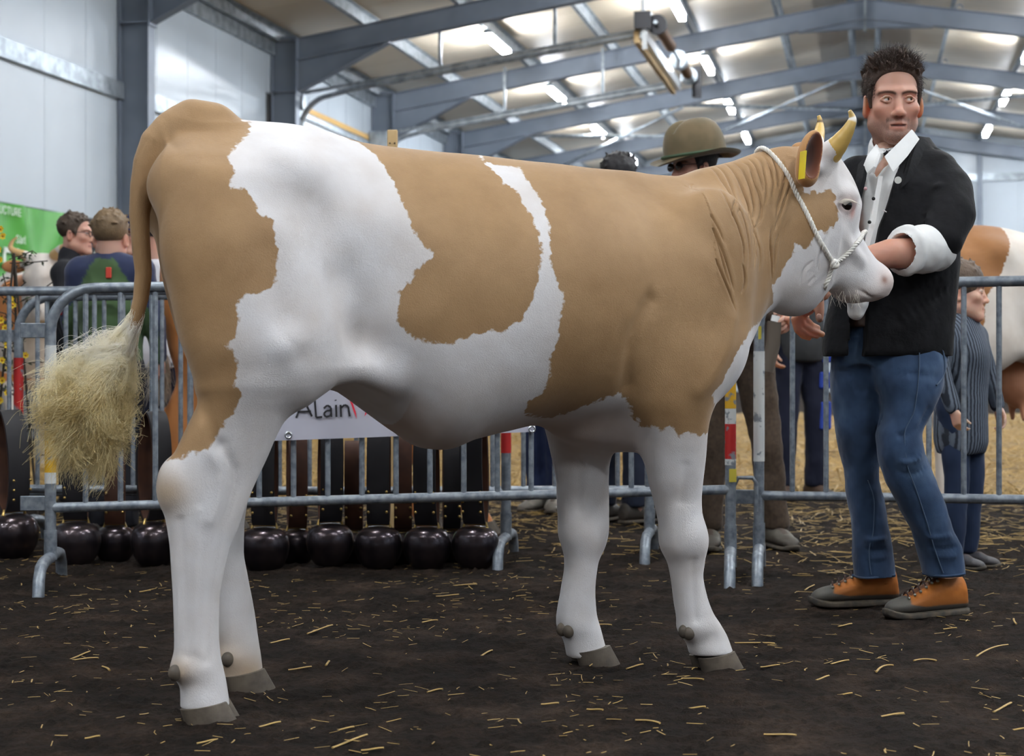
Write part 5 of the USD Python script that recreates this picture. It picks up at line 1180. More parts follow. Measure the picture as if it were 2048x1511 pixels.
# shirt tail and belt
f = Field(P(1712, 620, 0) + (-.09, -.25, -.06), P(1712, 620, 0) + (.1, .0, .08), .005)
f.chain([P(1722, 570, -.13), P(1716, 605, -.16), P(1713, 622, -.155)], [.034, .036, .030], .01); obj("shirt_tail", wrinkle(f.mesh(1), [], noise=.008, seed=2), m_shirt, man, smooth=True)
f = Field((-.3, -.25, .78), (.25, .25, 1.0), .006)
outline(f, [(622, 1682, 1892, .03, .143), (655, 1680, 1890, .03, .143)], 0.0); obj("belt", f.mesh(1), mat("belt_leather", (64, 44, 34), .5), man, smooth=40)
# jeans
def trousers(f):
    outline(f, [(640, 1688, 1884, .03, .125), (680, 1684, 1886, .03, .125), (705, 1678, 1888, .03, .125), (728, 1680, 1888, .03, .12)], 0.0)
    outline(f, [(680, 1678, 1786, .06, .115), (720, 1666, 1780, .07, .112), (765, 1662, 1772, .08, .105), (830, 1668, 1765, .10, .098), (900, 1680, 1758, .11, .085), (945, 1690, 1757, .12, .075), (1000, 1696, 1766, .13, .073), (1070, 1706, 1778, .13, .07), (1120, 1706, 1787, .13, .068), (1152, 1707, 1791, .13, .068)], .03)
    outline(f, [(672, 1744, 1886, .0, .11), (720, 1738, 1888, -.02, .115), (765, 1748, 1884, -.04, .112), (815, 1764, 1866, -.06, .10), (870, 1754, 1842, -.08, .092), (905, 1757, 1848, -.09, .088), (950, 1770, 1868, -.09, .082), (1010, 1797, 1890, -.09, .078), (1060, 1824, 1905, -.09, .073), (1095, 1836, 1921, -.09, .072), (1125, 1841, 1926, -.09, .070), (1150, 1846, 1930, -.09, .070)], .03)
f = Field((-.34, -.30, .02), (.28, .32, .95), .006); trousers(f); jm = f.mesh(2)
fold = [([(1690, 945, .03), (1720, 952, .03), (1760, 945, .04)], .009, .010), ([(1700, 965, .04), (1730, 972, .04), (1764, 962, .05)], -.006, .010), ([(1704, 1072, .05), (1740, 1080, .06), (1780, 1072, .06)], .009, .009), ([(1706, 1092, .06), (1745, 1100, .06), (1785, 1096, .06)], -.008, .009), ([(1708, 1112, .06), (1750, 1116, .06), (1788, 1110, .06)], .005, .008),
        ([(1770, 905, -.18), (1810, 925, -.18), (1850, 905, -.17)], .009, .010), ([(1775, 930, -.18), (1815, 948, -.17), (1860, 930, -.17)], -.007, .011), ([(1800, 870, -.17), (1838, 850, -.15), (1860, 820, -.15)], -.007, .012), ([(1830, 1066, -.16), (1870, 1075, -.16), (1912, 1068, -.16)], .008, .010), ([(1838, 1090, -.16), (1880, 1098, -.16), (1920, 1090, -.16)], -.008, .009), ([(1842, 1112, -.16), (1885, 1114, -.16), (1925, 1108, -.16)], .006, .008),
        ([(1755, 760, -.14), (1810, 748, -.15), (1870, 755, -.13)], -.006, .014), ([(1670, 790, -.03), (1710, 780, -.03), (1755, 790, -.03)], -.005, .014), ([(1745, 700, -.1), (1752, 780, -.1), (1762, 860, -.05)], -.008, .012)]
obj("jeans", wrinkle(jm, [(L3(a), b, c) for a, b, c in fold], noise=.009, seed=8), m_denim, man, smooth=True)
def along(f, pts, r): 
    out = []
    for px, py in pts:
        y = np.linspace(-.32, .2, 160); q = np.array([P(px, py, 0) * 0 + (at(px, py, MY + t) - (MX, MY, 0)) for t in y]); d = f.sample(q); i = np.argmax(d < 0); out.append((q[i] if d[i] < 0 else q[80]) + (0, -.005, 0))
    return tube(spline(np.array(out), 60), r, 6)
obj("seam", along(f, [(1838, 705), (1836, 760), (1828, 820), (1808, 870), (1812, 920), (1832, 980), (1852, 1040), (1868, 1095), (1886, 1145)], .002), m_seam, man)
obj("seam", along(f, [(1735, 960), (1748, 1010), (1746, 1060), (1738, 1100), (1742, 1148)], .002), m_seam, man)
for q in ([(1866, 690), (1886, 705), (1889, 735), (1872, 770)],): obj("pocket_edge", along(f, q, .003), m_seam, man)
for q in (([(1705, 1149), (1750, 1154), (1790, 1149)]), ([(1845, 1146), (1888, 1151), (1929, 1146)])): obj("hem", along(f, q, .004), m_denim, man)
# boots
xw = lambda px, Y: (px - CX) * Y / F - MX
shoe(man, np.array([xw(1862, 5.40), 5.40 - MY, earth_z(xw(1862, 5.4) + MX, 5.4) - .002]), math.radians(180 + 22), L=.305, pitch=0.0)
shoe(man, np.array([xw(1720, 5.63), 5.63 - MY, earth_z(xw(1720, 5.63) + MX, 5.63) - .002]), math.radians(180 + 8), L=.305)
# ------------------------------------------------------------------ people behind the barriers
m_plain = {}
def cloth(name, col, col2=None, rough=.8, scale=12, bump=.2):
    if name not in m_plain: m_plain[name] = mat(name, col, rough, col2=col2, scale=scale, bump=bump, bscale=40, bdist=.006, sheen=.1, spec=.2)
    return m_plain[name]
def figure(label, x, y, face, Hh, top, legs, hair, head_yaw=0.0, arms=None, stance=(.09, .09), lean=(0, 0), hem=.86, glasses=None, skin=SKIN, shoes=((60, 56, 52), (46, 44, 42)), top_col=None, child=False, headk=1.0, top_name="jacket", foot_yaw=None, collar=None, head_dz=0.0):
    """Standing person, facing -y before the turn 'face'; arms: for each side elbow and wrist in body units."""
    k = Hh / 1.78
    t = thing("person", label, "person", (x, y, 0.0), face)
    K = lambda *p: np.array(p, float) * k
    arms = arms or {1: ((.25, -.02, 1.16), (.24, -.10, .92)), -1: ((-.25, -.02, 1.16), (-.24, -.10, .92))}
    lx, ly = lean; Lz = lambda p: np.array(p, float) + np.array([lx, ly, 0]) * np.clip((p[2] - .9) / .7, 0, 1.1)
    h = .013 * max(k, .8)
    hs = k * headk * (1.0 if not child else 1.0); hc = K(*Lz((0, 0, 1.655)))
    hc[2] += head_dz
    if child: hc = np.array([0, 0, Hh - .125 * hs])
    hm, hcol = head_mesh(.006 / 1, skin, child=child); Rr = rotz(head_yaw)
    B = [place(hm, Rr, hc, hs)]; Cc = [hcol]
    sh = 1.43 if not child else 1.36
    f = Field(K(-.75, -.65, .03), K(.75, .65, 1.6), h)
    f.chain([K(*Lz((0, .03, 1.5))), K(*Lz((0, .01, 1.25))), K(0, 0, .95)], [.055 * k, .11 * k, .11 * k], .04)
    for s in (-1, 1):
        e, w = arms[s]
        f.chain([K(*Lz((s * .17, .01, sh - .01))), K(*Lz(e)), K(*Lz(w))], [.042 * k, .036 * k, .026 * k], .02)
        st = stance[0 if s < 0 else 1]; f.chain([K(s * .085, 0, .9), K(s * .5 * (.09 + st), -.02, .5), K(s * st, 0, .06)], [.06 * k, .042 * k, .034 * k], .02)
    m = f.mesh(2); B.append(m); Cc.append(np.tile(lin(skin), (len(m.vertices), 1)))
    for s in (-1, 1):
        e, w = arms[s]; w, e = K(*Lz(w)), K(*Lz(e)); dd = w - e; dd /= np.linalg.norm(dd)
        hf = Field(w - .26 * k, w + .26 * k, .006); hand(hf, w, dd, np.cross(dd, (0.3, 1, 0.2)) * s, s, (.45, .5, .5, .55), k * .95)
        m = hf.mesh(1); B.append(m); Cc.append(np.tile(lin(skin), (len(m.vertices), 1)))
    obj("body", cat(*B), m_skin, t, smooth=True, attrs={"col": np.vstack(Cc)})
    if hair:
        m, c = hair_mesh(.007, hair[0], hair[1], hair[2]); obj("hair", place(m, Rr, hc, hs), m_hair, t, smooth=True, attrs={"col": c})
    for m, c in eyeballs((0, 0)): obj("eye", place(m, Rr, hc, hs), m_eyeball, t, smooth=True, attrs={"col": c})
    f = Field(K(-.75, -.65, hem - .12), K(.75, .65, 1.62), h)
    f.ell(K(*Lz((0, .0, 1.26))), (.180 * k, .125 * k, .24 * k), 0); f.chain([K(*Lz((-.165, .015, sh - .015))), K(*Lz((0, .03, sh + .02))), K(*Lz((.165, .015, sh - .015)))], [.068 * k, .075 * k, .068 * k], .05)
    f.chain([K(0, 0, hem + .1), K(*Lz((0, 0, 1.2)))], [.155 * k, .15 * k], .06); f.cone(K(0, 0, hem + .06), K(0, 0, hem + .18), .165 * k, .16 * k, .03, flat=((0, 1, 0), 1.25))
    zc = K(0, 0, hem)[2]; Zg = (f.lo[2] + f.h * np.arange(f.n[2]))[None, None, :]; f.D = np.maximum(f.D, (zc - Zg)).astype(np.float32)
    for s in (-1, 1):
        e, w = arms[s]; w2 = np.array(w) * .93 + np.array(e) * .07
        f.chain([K(*Lz((s * .17, .01, sh - .015))), K(*Lz(e)), K(*Lz(w2))], [.066 * k, .054 * k, .043 * k], .03)
    if collar: f.chain([K(*Lz((0, .03, 1.47))), K(*Lz((0, .035, 1.53)))], [.075 * k, .070 * k], .02)
    m = f.mesh(2); wrinkle(m, [], noise=.008 * k, seed=len(label))
    if top_col is not None:
        obj(top_name, m, m_vcol, t, smooth=True, attrs={"col": top_col(np.asarray(m.vertices) / k)})
    else: obj(top_name, m, top, t, smooth=True)
    f = Field(K(-.45, -.3, .02), K(.45, .3, 1.12), h)
    f.ell(K(0, 0, .95), (.165 * k, .125 * k, .14 * k), 0)
    for s in (-1, 1):
        st = stance[0 if s < 0 else 1]
        f.chain([K(s * .085, 0, .90), K(s * .5 * (.09 + st), -.02, .5), K(s * st, .01, .09)], [.095 * k, .072 * k, .062 * k], .03)
    zc = .075 * k; Zg = (f.lo[2] + f.h * np.arange(f.n[2]))[None, None, :]; f.D = np.maximum(f.D, (zc - Zg)).astype(np.float32)
    obj("trousers", wrinkle(f.mesh(2), [], noise=.012 * k, seed=len(label) + 1), legs, t, smooth=True)
    for s in (-1, 1):
        st = stance[0 if s < 0 else 1]; fyw = (foot_yaw or {}).get(s, .2 * s)
        shoe(t, K(s * st, -.03, 0) + (0, 0, -.004), -math.pi / 2 + fyw, L=.285 * k, colors=shoes, laces=False, h=.009, high=.11)
    if glasses:
        g = [place(tube([(s * .031 + .022 * math.cos(a), -.100, .0 + .017 * math.sin(a)) for a in np.linspace(0, 6.28, 14)], .0025, 6), Rr, hc, hs) for s in (-1, 1)]
        g += [place(tube([(s * .05, -.1, .004), (s * .078, -.05, .008), (s * .08, .01, .004)], .002, 6), Rr, hc, hs) for s in (-1, 1)]
        gp = obj("glasses", cat(*g), m_dark, t, smooth=50)
        if glasses == "dark":
            for s in (-1, 1): obj("lens", place(trimesh.creation.icosphere(2, 1.0).apply_transform(np.diag([.024, .004, .019, 1])).apply_translation((s * .031, -.1, 0)), Rr, hc, hs), m_eye, gp, smooth=True)
    return t, hc, hs, Rr
xy = lambda px, Y: ((px - CX) * Y / F, Y)
# boy in the raglan sweater, seen from behind
def raglan(v):
    r = np.abs(v[:, 0]) - (.055 + .20 * np.clip((1.47 - v[:, 2]) / .32, 0, 1)); c = np.where((r > 0)[:, None], lin((44, 52, 82)), lin((70, 94, 58)))
    nk = v[:, 2] > 1.475; c[nk] = lin((40, 48, 78)); return c * (.85 + .3 * meshkit.fbm(v * 18, 3, 4))[:, None]
X, Y = xy(222, 7.6)
p1, hc1, hs1, R1 = figure("teenage boy seen from behind in green sweater with navy sleeves, left of the tail", X, Y, math.pi - .1, 1.56, None, cloth("dark_trousers", (40, 40, 46)), ((112, 92, 68), "short", 3), top_col=raglan, top_name="sweater", arms={1: ((.23, -.02, 1.16), (.22, -.12, .95)), -1: ((-.23, -.02, 1.16), (-.22, -.12, .95))}, headk=1.14, head_dz=-.06)
k = 1.56 / 1.78
obj("emblem", rbox(np.array([-.03, .121, 1.40]) * k, (.026, .01, .05), .003), mat("red_print", (196, 62, 44), .6), p1)
obj("sleeve_emblem", rbox(np.array([.262, .03, 1.2]) * k, (.012, .022, .028), .003), mat("red_print_sleeve", (190, 50, 50), .6), p1)
# man with glasses in a dark jacket
X, Y = xy(152, 9.0)
figure("man with glasses in dark jacket looking right, behind the boy in green", X, Y, math.pi / 2 - .1, 1.63, cloth("black_jacket", (34, 34, 38)), cloth("black_trousers", (28, 28, 32)), ((74, 62, 52), "short", 6), glasses="clear", collar=True)
# person with navy cap
X, Y = xy(272, 9.5)
p3, hc3, hs3, R3 = figure("person in navy cap and red trousers, half hidden by the cow's tail", X, Y, -.6, 1.66, cloth("navy_jacket", (36, 42, 66)), cloth("red_trousers", (132, 30, 34)), ((58, 44, 36), "short", 8))
capm = lathe(spline(np.array([(.092, 0), (.094, .03), (.080, .075), (.045, .098), (0, .102)]), 16), 24); capb = sheet(np.stack([np.stack([.085 * np.sin(a), -.07 - .085 * np.cos(a) * q - .0, .006 - .02 * q + 0 * a], -1) for q in (0.25, .6, 1.0) for a in [np.linspace(-1.2, 1.2, 13)]], 0), .004)
obj("cap", cat(place(capm, R3, hc3 + (0, .015 * hs3, .035), hs3), place(capb, R3, hc3 + (0, 0, .04), hs3)), cloth("navy_cap", (34, 40, 70)), p3, smooth=40)
# person in white striped shirt
def striped(v):
    s = np.sin(v[:, 2] * 150 + 40 * v[:, 0] * v[:, 0]); c = np.where(((s > .1) & (np.abs(v[:, 0]) > .10) & (v[:, 2] < 1.38))[:, None], lin((58, 62, 74)), lin((222, 222, 228))); return c
X, Y = xy(316, 8.9)
figure("dark-haired person in white shirt with dark striped sleeve, between tail and buttock", X, Y, math.pi, 1.62, None, cloth("navy_trousers", (34, 38, 54)), ((34, 32, 34), "short", 9), top_col=striped, top_name="shirt")
# man with the green hat
def pts(*a): return a
X, Y = xy(1462, 7.35)
p4, hc4, hs4, R4 = figure("man in green felt hat and sunglasses with brown corduroy trousers, behind the cow's neck", X, Y, .1, 1.81, cloth("brown_jacket", (66, 54, 46)), cloth("brown_corduroy", (84, 70, 58), (70, 58, 48), scale=60), ((44, 40, 40), "short", 11), head_yaw=-1.15, lean=(-.155, 0), stance=(.10, .20), glasses="dark",
    arms={1: ((.27, -.02, 1.15), (.20, -.26, 1.02)), -1: ((-.02, -.08, 1.12), (.16, -.28, 1.00))}, shoes=((92, 88, 80), (80, 76, 70)), top_name="jacket")
m_hat = mat("green_felt", (112, 96, 70), .9, col2=(92, 82, 58), scale=10, sheen=.3); m_hatb = mat("green_cord", (62, 82, 58), .8)
RT = R4 @ np.array([[1, 0, 0], [0, math.cos(.16), -math.sin(.16)], [0, math.sin(.16), math.cos(.16)]])
prof = spline(np.array([(.155, .004), (.140, -.002), (.118, .004), (.108, .022), (.106, .05), (.096, .095), (.074, .130), (.038, .148), (.0, .150)]), 40)
hat = lathe(prof, 48); v = hat.vertices; th = np.arctan2(v[:, 1], v[:, 0]); rr = np.hypot(v[:, 0], v[:, 1])
v[:, 2] += np.where(rr > .112, .02 * (rr - .112) / .04 * np.abs(np.cos(th)) - .012 * (rr - .112) / .04 * np.abs(np.sin(th)), 0); v[:, 1] *= 1.12
v[:, 2] -= .03 * np.exp(-(v[:, 0] / .02) ** 2) * (v[:, 2] > .1) * np.clip((-v[:, 1] + .05) / .1, 0, 1); hat.vertices = v
hp = hc4 + R4 @ np.array([0, .012, .040]) * hs4
hatp = obj("hat", place(hat, RT, hp, hs4 * 1.2), m_hat, p4, smooth=60)
obj("hat_band", place(tube([(.1105 * math.cos(a), .1105 * 1.12 * math.sin(a), .020) for a in np.linspace(0, 6.2832, 40)], .0065, 6), RT, hp, hs4 * 1.2), m_hatb, hatp, smooth=50)
obj("hat_ornament", place(tube([(-.110, -.025, .045), (-.113, .0, .036), (-.110, .03, .030)], .009, 8), RT, hp, hs4 * 1.2), m_hatb, hatp, smooth=50)
obj("rolled_catalogue", tube([np.array(at(1552, 640, 7.0)) - (X, Y, 0), np.array(at(1540, 735, 7.02)) - (X, Y, 0)], .035, 16), mat("catalogue_brown", (92, 82, 72), .6), p4, smooth=50) if False else None
cg = thing("rolled_catalogue", "grey-brown rolled booklet held by the man in the green hat", "booklet", at(1549, 690, 7.0))
obj("roll", tube([(-.0, 0, .10), (-.005, .01, .0), (-.03, .02, -.11)], .03, 16), mat("catalogue_brown", (92, 82, 72), .6), cg, smooth=50)
obj("page_edge", tube([(-.0, -.004, .10), (0.006, -.004, .125)], .018, 10), m_shirt, cg, smooth=50)
# others whose upper bodies the cow hides
X, Y = xy(1240, 8.5)
figure("tall dark-haired person in dark jeans, the hair just showing above the cow's back", X, Y, math.pi * .8, 1.89, cloth("charcoal_jacket", (48, 48, 54)), cloth("dark_jeans", (36, 42, 58)), ((34, 32, 34), "short", 13))
X, Y = xy(1088, 9.1)
figure("person in blue jeans and pale shoes, seen only below the cow's belly", X, Y, -.4, 1.68, cloth("grey_jacket", (84, 86, 92)), cloth("blue_jeans", (38, 50, 86), (50, 64, 100)), ((80, 64, 48), "short", 14), shoes=((150, 146, 136), (120, 116, 108)), stance=(.04, .08))
X, Y = xy(1600, 9.9)
p6, _, _, _ = figure("person in navy work trousers with bright blue pockets, behind the cow's head", X, Y, .3, 1.74, cloth("anthracite_jacket", (58, 60, 62)), cloth("navy_work_trousers", (36, 40, 58)), ((70, 56, 44), "short", 15), stance=(.11, .11), shoes=((84, 66, 54), (60, 50, 44)), hem=.84)
m_bluep = mat("blue_pocket_cloth", (40, 70, 170), .7)
for q, w in (((.120, -.085, .71), (.075, .03, .10)), ((.125, -.080, .50), (.075, .03, .17)), ((.135, -.085, .84), (.07, .03, .05))): obj("pocket", rbox(q, w, .01), m_bluep, p6)
# boy in the striped shirt
m_stripe = usdkit.material(stage, "/World/Looks/striped_shirt_cloth", {"tc": ("texture_coordinate", {}), "w": ("wave_texture", {"scale": 24.0, "distortion": 1.2, "detail": 2.0, "detail_scale": 2.0}), "r": ("rgb_ramp", {"ramp": [(.0, lin((46, 50, 58))), (.25, lin((50, 54, 62))), (.45, lin((92, 100, 112))), (1.0, lin((104, 112, 124)))]}),
    "n": ("noise_texture", {"scale": 30.0}), "b": ("bump", {"strength": .3, "distance": .006}), "p": ("principled_bsdf", {"roughness": .85, "specular_ior_level": .15})}, [("tc.object", "w.vector"), ("w.fac", "r.fac"), ("r.color", "p.base_color"), ("tc.object", "n.vector"), ("n.fac", "b.height"), ("b.normal", "p.normal")], surface="p.BSDF")
X, Y = xy(1922, 6.66)
figure("small boy in long dark striped shirt and jeans looking right, behind the right barrier", X, Y, .75, 1.225, m_stripe, cloth("boy_jeans", (38, 50, 74)), ((88, 72, 58), "bowl", 17), head_yaw=.62, hem=.66, child=True, headk=1.40, shoes=((50, 50, 56), (84, 84, 88)), top_name="shirt", stance=(.07, .075), foot_yaw={-1: .1, 1: .3}, skin=np.array((216, 170, 148)))

# ------------------------------------------------------------------ other cattle
lf = build_cow(0.012); lm = lf.mesh(2); LV = np.asarray(lm.vertices)
def other_cow(label, x, y, yaw, s, polys, m, all_tan=False, udder=False, horns=True, tag=True):
    t = thing("cow", label, "cow", (x, y, 0), yaw)
    c = np.full(len(LV), -0.05) if all_tan else coat_values(LV, polys)
    obj("body", trimesh.Trimesh(LV * s, lm.faces, process=False), m, t, smooth=True, attrs={"coat": c, "tint": np.ones((len(LV), 3))})
    if horns:
        for sg in (-1, 1): 
            q = spline(np.array([C(1644, 316, sg * .068), C(1668, 296, sg * .105), C(1678, 276, sg * .155), C(1682, 250, sg * .185), C(1678, 224, sg * .17), C(1676, 212, sg * .145)]) * s, 24)
            mm = tube(q, np.array([.036, .037, .035] + list(np.linspace(.033, .004, 21))) * s, 12); obj("horn", mm, m_horn, t, smooth=True, attrs={"col": np.tile(lin((206, 168, 116)), (len(mm.vertices), 1))})
    for sg in (-1, 1):
        e = trimesh.creation.icosphere(3, 1.0); v = np.asarray(e.vertices); v = v * (.02, .075, .042); v[:, 0] += 1.6 * v[:, 1] ** 2
        e.vertices = (v * (1, sg, 1) + C(1622, 335, sg * .155)) * s
        obj("ear", e, cloth("cow_ear_hide", (176, 122, 80)), t, smooth=True)
        obj("eye", trimesh.creation.icosphere(2, .018 * s).apply_translation(C(1692, 410, sg * .100) * s), m_eye, t, smooth=True)
    for c_, fw, L in legs4:
        for side in (-1, 1): obj("hoof", place(claw(np.array([c_[0], c_[1], 0.0]), side, fw, L), np.eye(3), (0, 0, 0), s), m_hoof, t, smooth=30)
    sw = []
    for i in range(500):
        a = C(264 + hr.normal(0, 3), 655, 0); b = C(255 + hr.normal(0, 26), 700 + 220 * hr.uniform(.3, 1), 0) + (0, hr.normal(0, .03), 0)
        sw.append(np.array([a, (a + b) / 2 + hr.normal(0, .01, 3), b]) * s)
    curves("tail_switch", sw, [np.array([.004, .003, .001])] * len(sw), m_lash, t)
    if udder:
        f = Field((.15, -.22, .45), (.65, .22, .85), .01); f.ell((.36, 0, .66), (.15, .13, .13), 0)
        for sx in (-.06, .06):
            for sy in (-.06, .06): f.cone((.37 + sx, sy, .56), (.375 + sx, sy, .49), .018, .012, .02)
        obj("udder", place(f.mesh(2), np.eye(3), (0, 0, 0), s), mat("udder_skin", (186, 126, 92), .6, col2=(200, 144, 112), scale=14), t, smooth=True)
    return t
m_coat2 = coat("cow_coat_warm", (158, 108, 62), (226, 218, 208), (140, 94, 54))
m_coat3 = coat("cow_coat_orange", (214, 142, 84), (228, 220, 212), (200, 128, 74))
x2, y2, yaw2, s2 = 2.30, 8.55, math.radians(8), 1.08
def to2(px, py, Y=8.25):
    w = at(px, py, Y) - (x2, y2, 0); c_, s_ = math.cos(yaw2), math.sin(yaw2); return ((w[0] * c_ + w[1] * s_) / s2, w[2] / s2)
poly2 = np.array([to2(*p) for p in [(1700, 380), (2052, 380), (2052, 462), (2032, 500), (2014, 545), (1986, 572), (1969, 600), (1966, 640), (1958, 690), (1935, 720), (1925, 800), (1700, 800)]])
other_cow("brown and white cow with an udder behind the boy in the striped shirt", x2, y2, yaw2, s2, [poly2], m_coat2, udder=True)
hd = math.radians(-68); x3, y3 = (86 - CX) * 11.0 / F - 1.82 * 1.07 * math.cos(hd), 11.0 - 1.82 * 1.07 * math.sin(hd)
other_cow("white-faced horned cow facing the viewer, left of the boy in green", x3, y3, hd, 1.07, tan[2:], m_coat3)
other_cow("orange-tan cow whose hind leg shows behind the standing cow's buttock", (343 - CX) * 7.95 / F + 0.17, 7.98, math.radians(2), 1.0, [], m_coat3, all_tan=True)
# ------------------------------------------------------------------ banners and flowers at the left
m_green = mat("green_vinyl", (92, 172, 74), .35, col2=(80, 160, 62), scale=1.2)
m_wprint = mat("white_print", (226, 234, 224), .5)
m_bblack = mat("black_banner", (34, 33, 36), .5, col2=(24, 24, 27), scale=2)
def wall_pt(D, z, off): return H(-HALF + off, D, z)
def wall_sheet(D0, D1, z0, z1, folds, n=70, m=30):
    Dg, Zg = np.meshgrid(np.linspace(D0, D1, n), np.linspace(z1, z0, m), indexing="ij"); off = .05 + folds(Dg, Zg)
    return sheet(np.stack([Dg * SA + (-HALF + off) * CA, Dg * CA - (-HALF + off) * SA, Zg], -1), .002)
fold = lambda D, z: .06 * np.exp(-((D - 16.3 - (2.5 - z) * .45) / .16) ** 2) + .06 * np.exp(-((D - 17.25 + (2.5 - z) * .55) / .14) ** 2) - .03 * np.exp(-((D - 16.75) / .3) ** 2) * np.clip((2.5 - z) / .6, 0, 1) + .010 * np.sin(D * 14)
gb = thing("sponsor_banner", "green vinyl sponsor banner with white lettering on the left wall", "banner")
obj("banner_sheet", wall_sheet(14.6, 17.46, .55, 2.50, fold), m_green, gb, smooth=60)
def on_wall(mesh, D, z, off):
    v = np.asarray(mesh.vertices); d, zz, o = D + v[:, 0], z + v[:, 1], -HALF + off + v[:, 2]
    return trimesh.Trimesh(np.stack([d * SA + o * CA, d * CA - o * SA, zz], 1), mesh.faces, process=False)
txt = lambda s, hgt: meshkit.text_mesh(s, hgt, .003)
obj("lettering", on_wall(txt("STRUCTURE", .085), 15.56, zpx(424, 17.2), .12), m_wprint, gb)
S = [(1, 1), (0, 1), (0, .5), (1, .5), (1, 0), (0, 0)]
def dz(px): 
    al = math.atan((CX - px) / F) + PSI; return HALF / math.tan(al)
obj("lettering", on_wall(txt("Sàrl", .085), dz(9), zpx(485, 17.6), .13), m_wprint, gb)
obj("lettering", on_wall(txt("www.stbis", .105), dz(32), zpx(524, 18.0), .13), m_wprint, gb)
Dl, Dr, zt_, zb_ = dz(-8), dz(19), zpx(498, 17.4), zpx(555, 17.4)
pt = lambda q: (Dl + (Dr - Dl) * q[0], zb_ + (zt_ - zb_) * q[1])
obj("logo", cat(*[on_wall(box(((p[0] + q[0]) / 2, (p[1] + q[1]) / 2, 0), (abs(p[0] - q[0]) + .05, abs(p[1] - q[1]) + .055, .004)), 0, 0, .10) for p, q in zip(map(pt, S[:-1]), map(pt, S[1:]))]), m_wprint, gb)
db = thing("dark_banner", "black banner with slanting white marks on the wall, right of the green banner", "banner")
obj("banner_sheet", wall_sheet(17.56, 21.5, .55, 2.46, lambda D, z: .008 * np.sin(D * 9)), m_bblack, db, smooth=60)
for D, z, L in ((18.02, 2.02, .5), (17.9, 1.45, .35), (19.2, 2.1, .45), (20.4, 1.6, .5)):
    obj("slanting_mark", beam(wall_pt(D, z, .066), wall_pt(D + L * .7, z + L * .55, .066), .004, .045, up=H(.0, -.6, .8)), m_wprint, db)
# light timber post behind the barriers
wp = thing("timber_post", "pale timber post rising behind the cow's back", "post", (*xy(785, 7.5), 0))
obj("post", rbox((0, 0, .925), (.046, .03, 1.90), .003), m_wood, wp)
for sx in (-.011, .011): obj("screw", trimesh.creation.icosphere(1, .004).apply_translation((sx, -.016, zpx(287, 7.5))), m_dark, wp, smooth=True)
# flower garland
fg = thing("flower_garland", "yellow flowers and dark leafy twigs at the picture's left edge, behind the barriers", "flowers", (*xy(28, 8.02), 0))
m_leaf = mat("dark_leaf", (52, 62, 40), .6); m_twig = mat("twig", (58, 50, 42), .8); m_petal = mat("yellow_petal", (232, 198, 40), .6); m_heart = mat("flower_heart", (180, 120, 24), .7)
fr = np.random.default_rng(12)
obj("stand", cat(*[tube([(a, 0, 0), (a * .5, 0, .7), (0, 0, 1.35)], .006, 6) for a in (-.12, .12)], tube([(0, .12, 0), (0, .06, .7), (0, 0, 1.35)], .006, 6)), m_twig, fg, smooth=50)
tw, lv = [], []
for i in range(46):
    a = np.array([fr.normal(0, .02), 0, fr.uniform(.25, 1.35)]); b = a + np.array([fr.normal(0, .10), fr.normal(0, .05), fr.uniform(-.05, .12)])
    tw.append(tube([a, (a + b) / 2 + fr.normal(0, .015, 3), b], .003, 5))
    for j in range(6):
        p = a + (b - a) * fr.uniform(.2, 1); d = fr.normal(0, 1, 3); d /= np.linalg.norm(d); s_ = np.cross(d, fr.normal(0, 1, 3)); s_ /= np.linalg.norm(s_); L = fr.uniform(.02, .035)
        lv.append(trimesh.Trimesh([p, p + d * L * .5 + s_ * L * .22, p + d * L, p + d * L * .5 - s_ * L * .22, p + d * L * .5 + np.cross(d, s_) * .003], [[0, 1, 4], [1, 2, 4], [2, 3, 4], [3, 0, 4]], process=False))
obj("twigs", cat(*tw), m_twig, fg, smooth=50, kind="stuff"); obj("foliage", cat(*lv), m_leaf, fg, kind="stuff")
for px, py in [(2, 458), (6, 472), (1, 500), (3, 520), (22, 597), (48, 660), (40, 700), (12, 655), (5, 640), (55, 710), (20, 735), (5, 720), (8, 760), (14, 785), (3, 800), (10, 830), (16, 690), (30, 610)]:
    c_ = np.array([(px - CX) * 7.98 / F - (28 - CX) * 8.02 / F, -.05 + fr.uniform(-.02, .02), CH - (py - HY) * 7.98 / F]); pet = []
    for q in range(7):
        a = q * 2 * math.pi / 7 + fr.uniform(0, .4); r = .019
        u_ = np.array([math.cos(a), -.35, math.sin(a)]); w_ = np.array([-math.sin(a), 0, math.cos(a)])
        pet.append(trimesh.convex.convex_hull(np.array([c_, c_ + u_ * r * .6 + w_ * r * .32, c_ + u_ * r, c_ + u_ * r * .6 - w_ * r * .32, c_ + u_ * r * .6 + (0, .004, 0)])))
    fp = obj("flower", cat(*pet), m_petal, fg); obj("flower_heart", trimesh.creation.icosphere(1, .006).apply_translation(c_ + (0, -.004, 0)), m_heart, fp, smooth=True)

